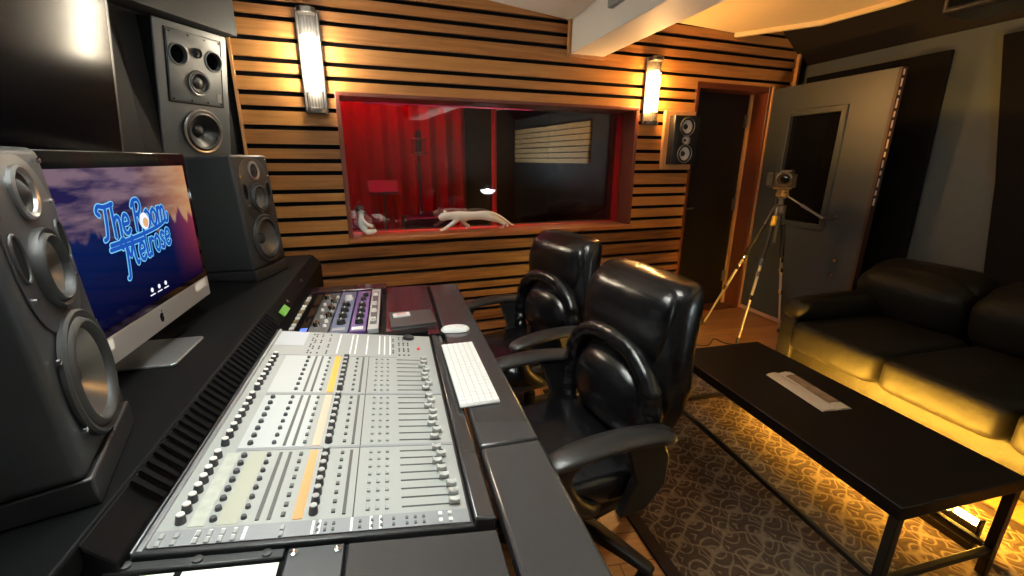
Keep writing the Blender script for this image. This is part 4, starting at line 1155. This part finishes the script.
ch1.location = (.592, 1.235, 0); ch1.rotation_euler = (0, 0, math.radians(180+7))
ch2.location = (.655, 2.045, 0); ch2.rotation_euler = (0, 0, math.radians(180+15)); ch2.scale = (1, 1, .985)

# ------------------------------------------------------------------ rug, coffee table, magazine, light bar
t = thing('rug', 'brown damask patterned rug under the coffee table', 'rug', (1.60, .95, 0))
bm = NB(); bb(bm, -.70, .72, -2.1, 1.36, 0, .010); obj('pile', bm, M_rug, t, smooth=False)
bm = NB(); bb(bm, -.75, -.70, -2.15, 1.41, 0, .011); bb(bm, .72, .77, -2.15, 1.41, 0, .011); bb(bm, -.70, .72, 1.36, 1.41, 0, .011); obj('border', bm, mat('rug_border', (.05, .032, .025), .95, spec=.1), t, smooth=False)
RA = math.radians(-1.1)
t = thing('coffee_table', 'long dark wooden coffee table with a low metal frame', 'table', (1.70, 1.305, .011), RA)
hx, hy = .275, .585
bm = NB(); bb(bm, -hx, hx, -hy, hy, .363, .412); obj('tabletop', bm, M_table, t, bev=.004)
for sx in (-1, 1):
    for sy in (-1, 1):
        bm = NB(); bb(bm, sx*(hx-.004)-sx*.028, sx*(hx-.004), sy*(hy-.004)-sy*.028, sy*(hy-.004), 0, .363); obj('leg', bm, M_iron, t, bev=.002)
for s in (-1, 1):
    bm = NB(); bb(bm, s*(hx-.008)-s*.02, s*(hx-.008), -hy+.03, hy-.03, .095, .116); obj('rail', bm, M_iron, t, bev=.002)
    bm = NB(); bb(bm, -hx+.03, hx-.03, s*(hy-.008)-s*.02, s*(hy-.008), .095, .116); obj('rail', bm, M_iron, t, bev=.002)
t = thing('magazine', 'open colourful magazine lying on the dark coffee table', 'magazine', (1.755, 1.36, .4235), math.radians(-6))
bm = NB()
prof = [(-.072, .0), (-.06, .006), (-.03, .010), (-.004, .004), (0, .002), (.004, .004), (.03, .009), (.06, .005), (.07, .0)]
prism(bm, prof+[(.07, -.0005), (-.072, -.0005)], -.165, .165, Matrix(((1, 0, 0, 0), (0, 0, 1, 0), (0, 1, 0, .0005), (0, 0, 0, 1)))); obj('pages', bm, M_paper, t, smooth=True)
bm = NB()
prism(bm, [(.004, .0052), (.03, .0102), (.06, .0062), (.06, .0068), (.03, .0108), (.004, .0058)], -.12, .13, Matrix(((1, 0, 0, 0), (0, 0, 1, 0), (0, 1, 0, .0005), (0, 0, 0, 1)))); obj('printed_picture', bm, M_photo, t)
# amber light bar fixed along the sofa side of the low frame
t = thing('light_bar', 'amber glowing light bar low beside the coffee table frame facing the sofa', 'light', (2.035, 1.31, .03), RA)
bm = NB(); bb(bm, -.006, .0, -.41, .50, .05, .124); bb(bm, -.006, .016, -.41, .50, .122, .127); obj('channel', bm, M_iron, t, smooth=False)  # lip added to stop the light above the sofa cushions
bm = NB(); bb(bm, .0, .006, -.41, .495, .090, .118); obj('lamp_strip', bm, E_led, t)
bm = NB(); bb(bm, -.012, -.006, -.41, .495, .085, .105); obj('lamp_strip', bm, E_led2, t)  # second strip added to brighten the rug under the table
bm = NB(); bb(bm, -.010, .010, -.495, -.425, .090, .110); o = obj('lamp_module', bm, E_led2, t, bev=.003); o['label'] = 'bare glowing end of the light bar'
bm = NB(); bb(bm, -.012, .012, -.51, .51, -.02, .012); bb(bm, -.006, .006, -.51, .51, .012, .088); obj('base', bm, M_iron, t, smooth=False)
for y in (-.5, .5):
    bm = NB(); bb(bm, -.014, .014, y-.008 if y < 0 else y, y if y < 0 else y+.008, .012, .120); obj('end_cap', bm, M_iron, t, bev=.002)

# ------------------------------------------------------------------ sofa
t = thing('sofa', 'long black leather sofa glowing yellow along its front', 'sofa', (2.42, 1.225, 0))
ya, yb = -.96, .93
bm = NB(); rbox(bm, (.50, 0, .185), (.98, yb-ya-.1, .25), r=.03, p=14, n=56); obj('base', bm, M_leather_s, t)
RYs = Matrix.Rotation(0, 3, 'Y')
seatY = [(.805, .265), (.265, -.255), (-.255, -.775)]
for y1, y0 in seatY:
    bm = NB(); rbox(bm, (.30, (y0+y1)/2, .375), (.74, y1-y0-.006, .18), r=.045, p=10, puff=.010, n=56); o = obj('seat_cushion', bm, M_leather_s, t)
for y1, y0 in ((.95, .325), (.325, -.315), (-.315, -.94)):
    bm = NB(); rbox(bm, (.74, (y0+y1)/2, .60), (.36, y1-y0-.008, .36), r=.13, p=4.2, puff=.02, n=56, rot=Matrix.Rotation(math.radians(-14), 3, 'Y')); bk = obj('back_cushion', bm, M_leather_s, t)
    bm = NB(); rbox(bm, (.79, (y0+y1)/2, .715), (.30, y1-y0-.02, .15), r=.07, p=4, puff=.012, n=48, rot=Matrix.Rotation(math.radians(-14), 3, 'Y')); obj('head_roll', bm, M_leather_s, bk)
bm = NB(); rbox(bm, (.97, 0, .40), (.16, yb-ya-.06, .64), r=.05, p=10, n=56); obj('back_frame', bm, M_leather_s, t)
for s, y in ((1, .87), (-1, -.86)):
    bm = NB(); rbox(bm, (.49, y, .26), (.98, .13, .42), r=.04, p=10, n=48); ar = obj('armrest', bm, M_leather_s, t)
    bm = NB(); rbox(bm, (.44, y-s*.02, .515), (.92, .21, .14), r=.065, p=4, puff=.02, n=48); obj('arm_cushion', bm, M_leather_s, ar)
for x in (.08, .9):
    for y in (-.80, .80):
        bm = NB(); lathe(bm, [(.02, 0), (.028, .06), (0, .061)], 14, Matrix.Translation((x, y, 0))); obj('foot', bm, M_black, t)

# ------------------------------------------------------------------ camera tripod and camera, floor things
ap = Vector((2.93, 2.79, 1.03))
t = thing('tripod', 'camera tripod standing in front of the open grey door', 'tripod', (ap.x, ap.y, 0))
foot = [Vector((2.635, 2.69, 0)), Vector((2.645, 3.125, 0)), Vector((3.16, 2.80, 0))]
for k, f_ in enumerate(foot):
    d_ = Vector((f_.x-ap.x, f_.y-ap.y, 0)); a = d_.normalized()*.035 + Vector((0, 0, 1.07)); b = d_ + Vector((0, 0, .012))
    bm = NB(); cyl(bm, a, a.lerp(b, .40), .014, n=12); lg = obj('leg', bm, M_steel, t)
    bm = NB(); cyl(bm, a.lerp(b, .12), a.lerp(b, .37), .018, n=14); obj('foam_grip', bm, M_rubber, lg)
    bm = NB(); cyl(bm, a.lerp(b, .38), a.lerp(b, .66), .0115, n=12); cyl(bm, a.lerp(b, .64), a.lerp(b, .985), .009, n=12); o = obj('lower_tube', bm, M_alu, lg)
    for q in (.38, .46, .64):
        bm = NB(); cyl(bm, a.lerp(b, q), a.lerp(b, q+.035), .017, n=12); obj('leg_clamp', bm, M_chrome, lg)
    bm = NB(); lathe(bm, [(.008, 0), (.016, .004), (.014, .03), (.009, .05), (0, .05)], 12, Matrix.Translation(d_)); obj('rubber_foot', bm, M_rubber, lg)
    if k == 0:
        bm = NB(); cyl(bm, a.lerp(b, .055), a.lerp(b, .125), .020, n=14); o = obj('tape_band', bm, M_yellow, lg); o['label'] = 'yellow tape band'
bm = NB(); lathe(bm, [(0, 1.03), (.03, 1.03), (.042, 1.04), (.042, 1.09), (.022, 1.10), (.018, 1.14), (.03, 1.15), (.03, 1.16), (0, 1.16)], 20); cyl(bm, (0, 0, .80), (0, 0, 1.05), .014); obj('centre_column', bm, M_steel, t)
bm = NB(); box(bm, (0, 0, 1.19), (.055, .06, .05)); cyl(bm, (-.035, 0, 1.185), (.035, 0, 1.185), .026); cyl(bm, (0, -.045, 1.175), (0, .045, 1.175), .02); box(bm, (-.01, 0, 1.223), (.12, .06, .012)); obj('pan_head', bm, M_brass, t, bev=.003)
hd = Vector((.30, -.12, 1.00))
bm = NB(); p0 = Vector((.02, -.02, 1.17)); cyl(bm, p0, p0.lerp(hd, .45), .006, n=10); cyl(bm, p0.lerp(hd, .42), p0.lerp(hd, .62), .011, n=12); cyl(bm, p0.lerp(hd, .6), hd, .009, n=12); obj('pan_handle', bm, M_alu, t)
vc = Vector((0-ap.x, .2-ap.y, 0)).normalized()
t = thing('video_camera', 'small dark camera with a round lens mounted on top of the tripod', 'camera', (ap.x-.01, ap.y, 1.2295), math.atan2(vc.y, vc.x)+math.radians(-14))
bm = NB(); bb(bm, -.05, .04, -.085, .075, 0, .10); bb(bm, -.04, .03, -.02, .055, .10, .13); obj('body', bm, mat('camera_body', (.06, .045, .035), .4, metal=.3), t, bev=.006)
bm = NB(); lathe(bm, [(.050, 0), (.050, .05), (.054, .055), (.054, .085), (.044, .086), (.040, .06), (0, .058)], 32, Matrix.Translation((.04, .035, .068)) @ Matrix.Rotation(PI/2, 4, 'Y')); ln = obj('lens', bm, M_camera, t)
bm = NB(); lathe(bm, [(.030, .0), (.026, .008), (.012, .013), (0, .014)], 24, Matrix.Translation((.10, .035, .068)) @ Matrix.Rotation(PI/2, 4, 'Y')); obj('front_element', bm, M_gloss, ln)
bm = NB(); bb(bm, -.05, .055, -.11, -.055, .01, .11); obj('grip', bm, M_rubber, t, bev=.01)
bm = NB(); lathe(bm, [(.010, 0), (.010, .008), (0, .009)], 14, Matrix.Translation((0, -.08, .11))); obj('shutter_button', bm, M_chrome, t)

p_ = W(2.44, -.10, 0)
t = thing('door_stop', 'small pale block on the floor at the foot of the dark inner door', 'door stop', p_, A)
bm = NB(); slab(bm, [(-.05, -.03, 0), (.05, -.03, 0), (.05, .03, 0), (-.05, .03, 0)], (0, 0, .035)); obj('wedge', bm, M_keys, t, bev=.006)
bm = NB(); bb(bm, -.045, .045, -.025, .025, .035, .04); obj('pad', bm, M_trimwood, t, bev=.002)
bm = NB(); tube(bm, catmull([(2.2, 2.78, .006), (2.35, 2.70, .006), (2.50, 2.80, .006), (2.53, 2.70, .006), (2.64, 2.62, .006), (2.72, 2.40, .006)], 8), .005, 8)
o = obj('cable', bm, M_rubber); tag(o, 'thin dark cable lying on the wood floor beyond the coffee table', 'cable')

# black loudspeaker hung high on the sloping soffit
t = thing('ceiling_speaker', 'black box speaker hung on the dark sloping ceiling at top right', 'speaker', (3.02, 1.60, 2.165), math.radians(4))
bm = NB(); bb(bm, -.12, .16, -.55, .36, 0, .30); obj('cabinet', bm, M_blackp, t, bev=.02)
bm = NB(); bb(bm, -.127, -.118, -.52, .33, .03, .27); obj('grille', bm, M_panelblk, t, bev=.006)
bm = NB(); bb(bm, -.02, .06, -.2, .0, .29, .52); obj('bracket', bm, M_steel, t)

# ------------------------------------------------------------------ lamps behind and above the camera
t = thing('ceiling_lamp', 'long hanging cool white lamp with a deep shade above the console', 'light', (-.15, .80, 2.10))
bm = NB()
for q in ((-.115, -.105, -.6, .6), (.105, .115, -.6, .6), (-.115, .115, -.61, -.6), (-.115, .115, .6, .61)): bb(bm, q[0], q[1], q[2], q[3], -.04, .26)
obj('shade', bm, M_blackp, t, smooth=False)  # deep sides added to confine the light to the desk
bm = NB(); bb(bm, -.10, .10, -.59, .59, .19, .20); obj('diffuser', bm, E_cool, t)
bm = NB(); bb(bm, -.10, .10, -.59, .59, .21, .22); obj('added_uplight', bm, E_up, t)  # unseen glowing sheet added to brighten the beam and left ceiling
for y in (-.4, .4):
    bm = NB(); cyl(bm, (0, y, .2), (0, y, .40), .004, n=8); obj('hanger', bm, M_steel, t)
t = thing('floor_lamp', 'floor lamp with an upturned bowl behind the camera near the sofa end', 'lamp', (2.35, -.65, 0))
bm = NB(); lathe(bm, [(.13, 0), (.13, .02), (.012, .03), (.012, .85), (0, .85)], 24); obj('stand', bm, M_steel, t)
bm = NB(); ringloft(bm, [[(r*math.cos(2*PI*k/40), r*math.sin(2*PI*k/40), z) for k in range(40)] for r, z in [(.02, .85), (.08, .862), (.12, .89), (.135, .925), (.131, .925), (.116, .893), (.077, .867), (.02, .855)]], True); obj('lamp_bowl', bm, E_bowl, t)
bm = NB(); bmesh.ops.create_uvsphere(bm, u_segments=20, v_segments=12, radius=.032, matrix=Matrix.Translation((0, 0, .902))); obj('bulb', bm, E_bulb, t)

# ------------------------------------------------------------------ world, camera, view
wd = bpy.data.worlds.new('world'); scene.world = wd; wd.use_nodes = True
wd.node_tree.nodes['Background'].inputs[0].default_value = (.5, .55, .65, 1); wd.node_tree.nodes['Background'].inputs[1].default_value = .02
cam = bpy.data.cameras.new('camera'); co = bpy.data.objects.new('camera', cam); col.objects.link(co); scene.camera = co
f_px = 436.24; cam.sensor_width = 36; cam.lens = 36*f_px/1024; cam.clip_start = .02
th, yw, rl = math.radians(16.3), math.radians(15.19), math.radians(-.29)
F = Vector((math.sin(yw)*math.cos(th), math.cos(yw)*math.cos(th), -math.sin(th)))
Rt = Vector((math.cos(yw), -math.sin(yw), 0)); U = Rt.cross(F)
c, s = math.cos(rl), math.sin(rl)
X = Rt*c - U*s; Y = Rt*s + U*c
co.matrix_world = Matrix(((X.x, Y.x, -F.x, 0), (X.y, Y.y, -F.y, 0), (X.z, Y.z, -F.z, 1.42), (0, 0, 0, 1)))
vs_ = scene.view_settings; vs_.view_transform = 'Standard'; vs_.look = 'None'; vs_.gamma = 1; vs_.use_curve_mapping = False; vs_.exposure = .38
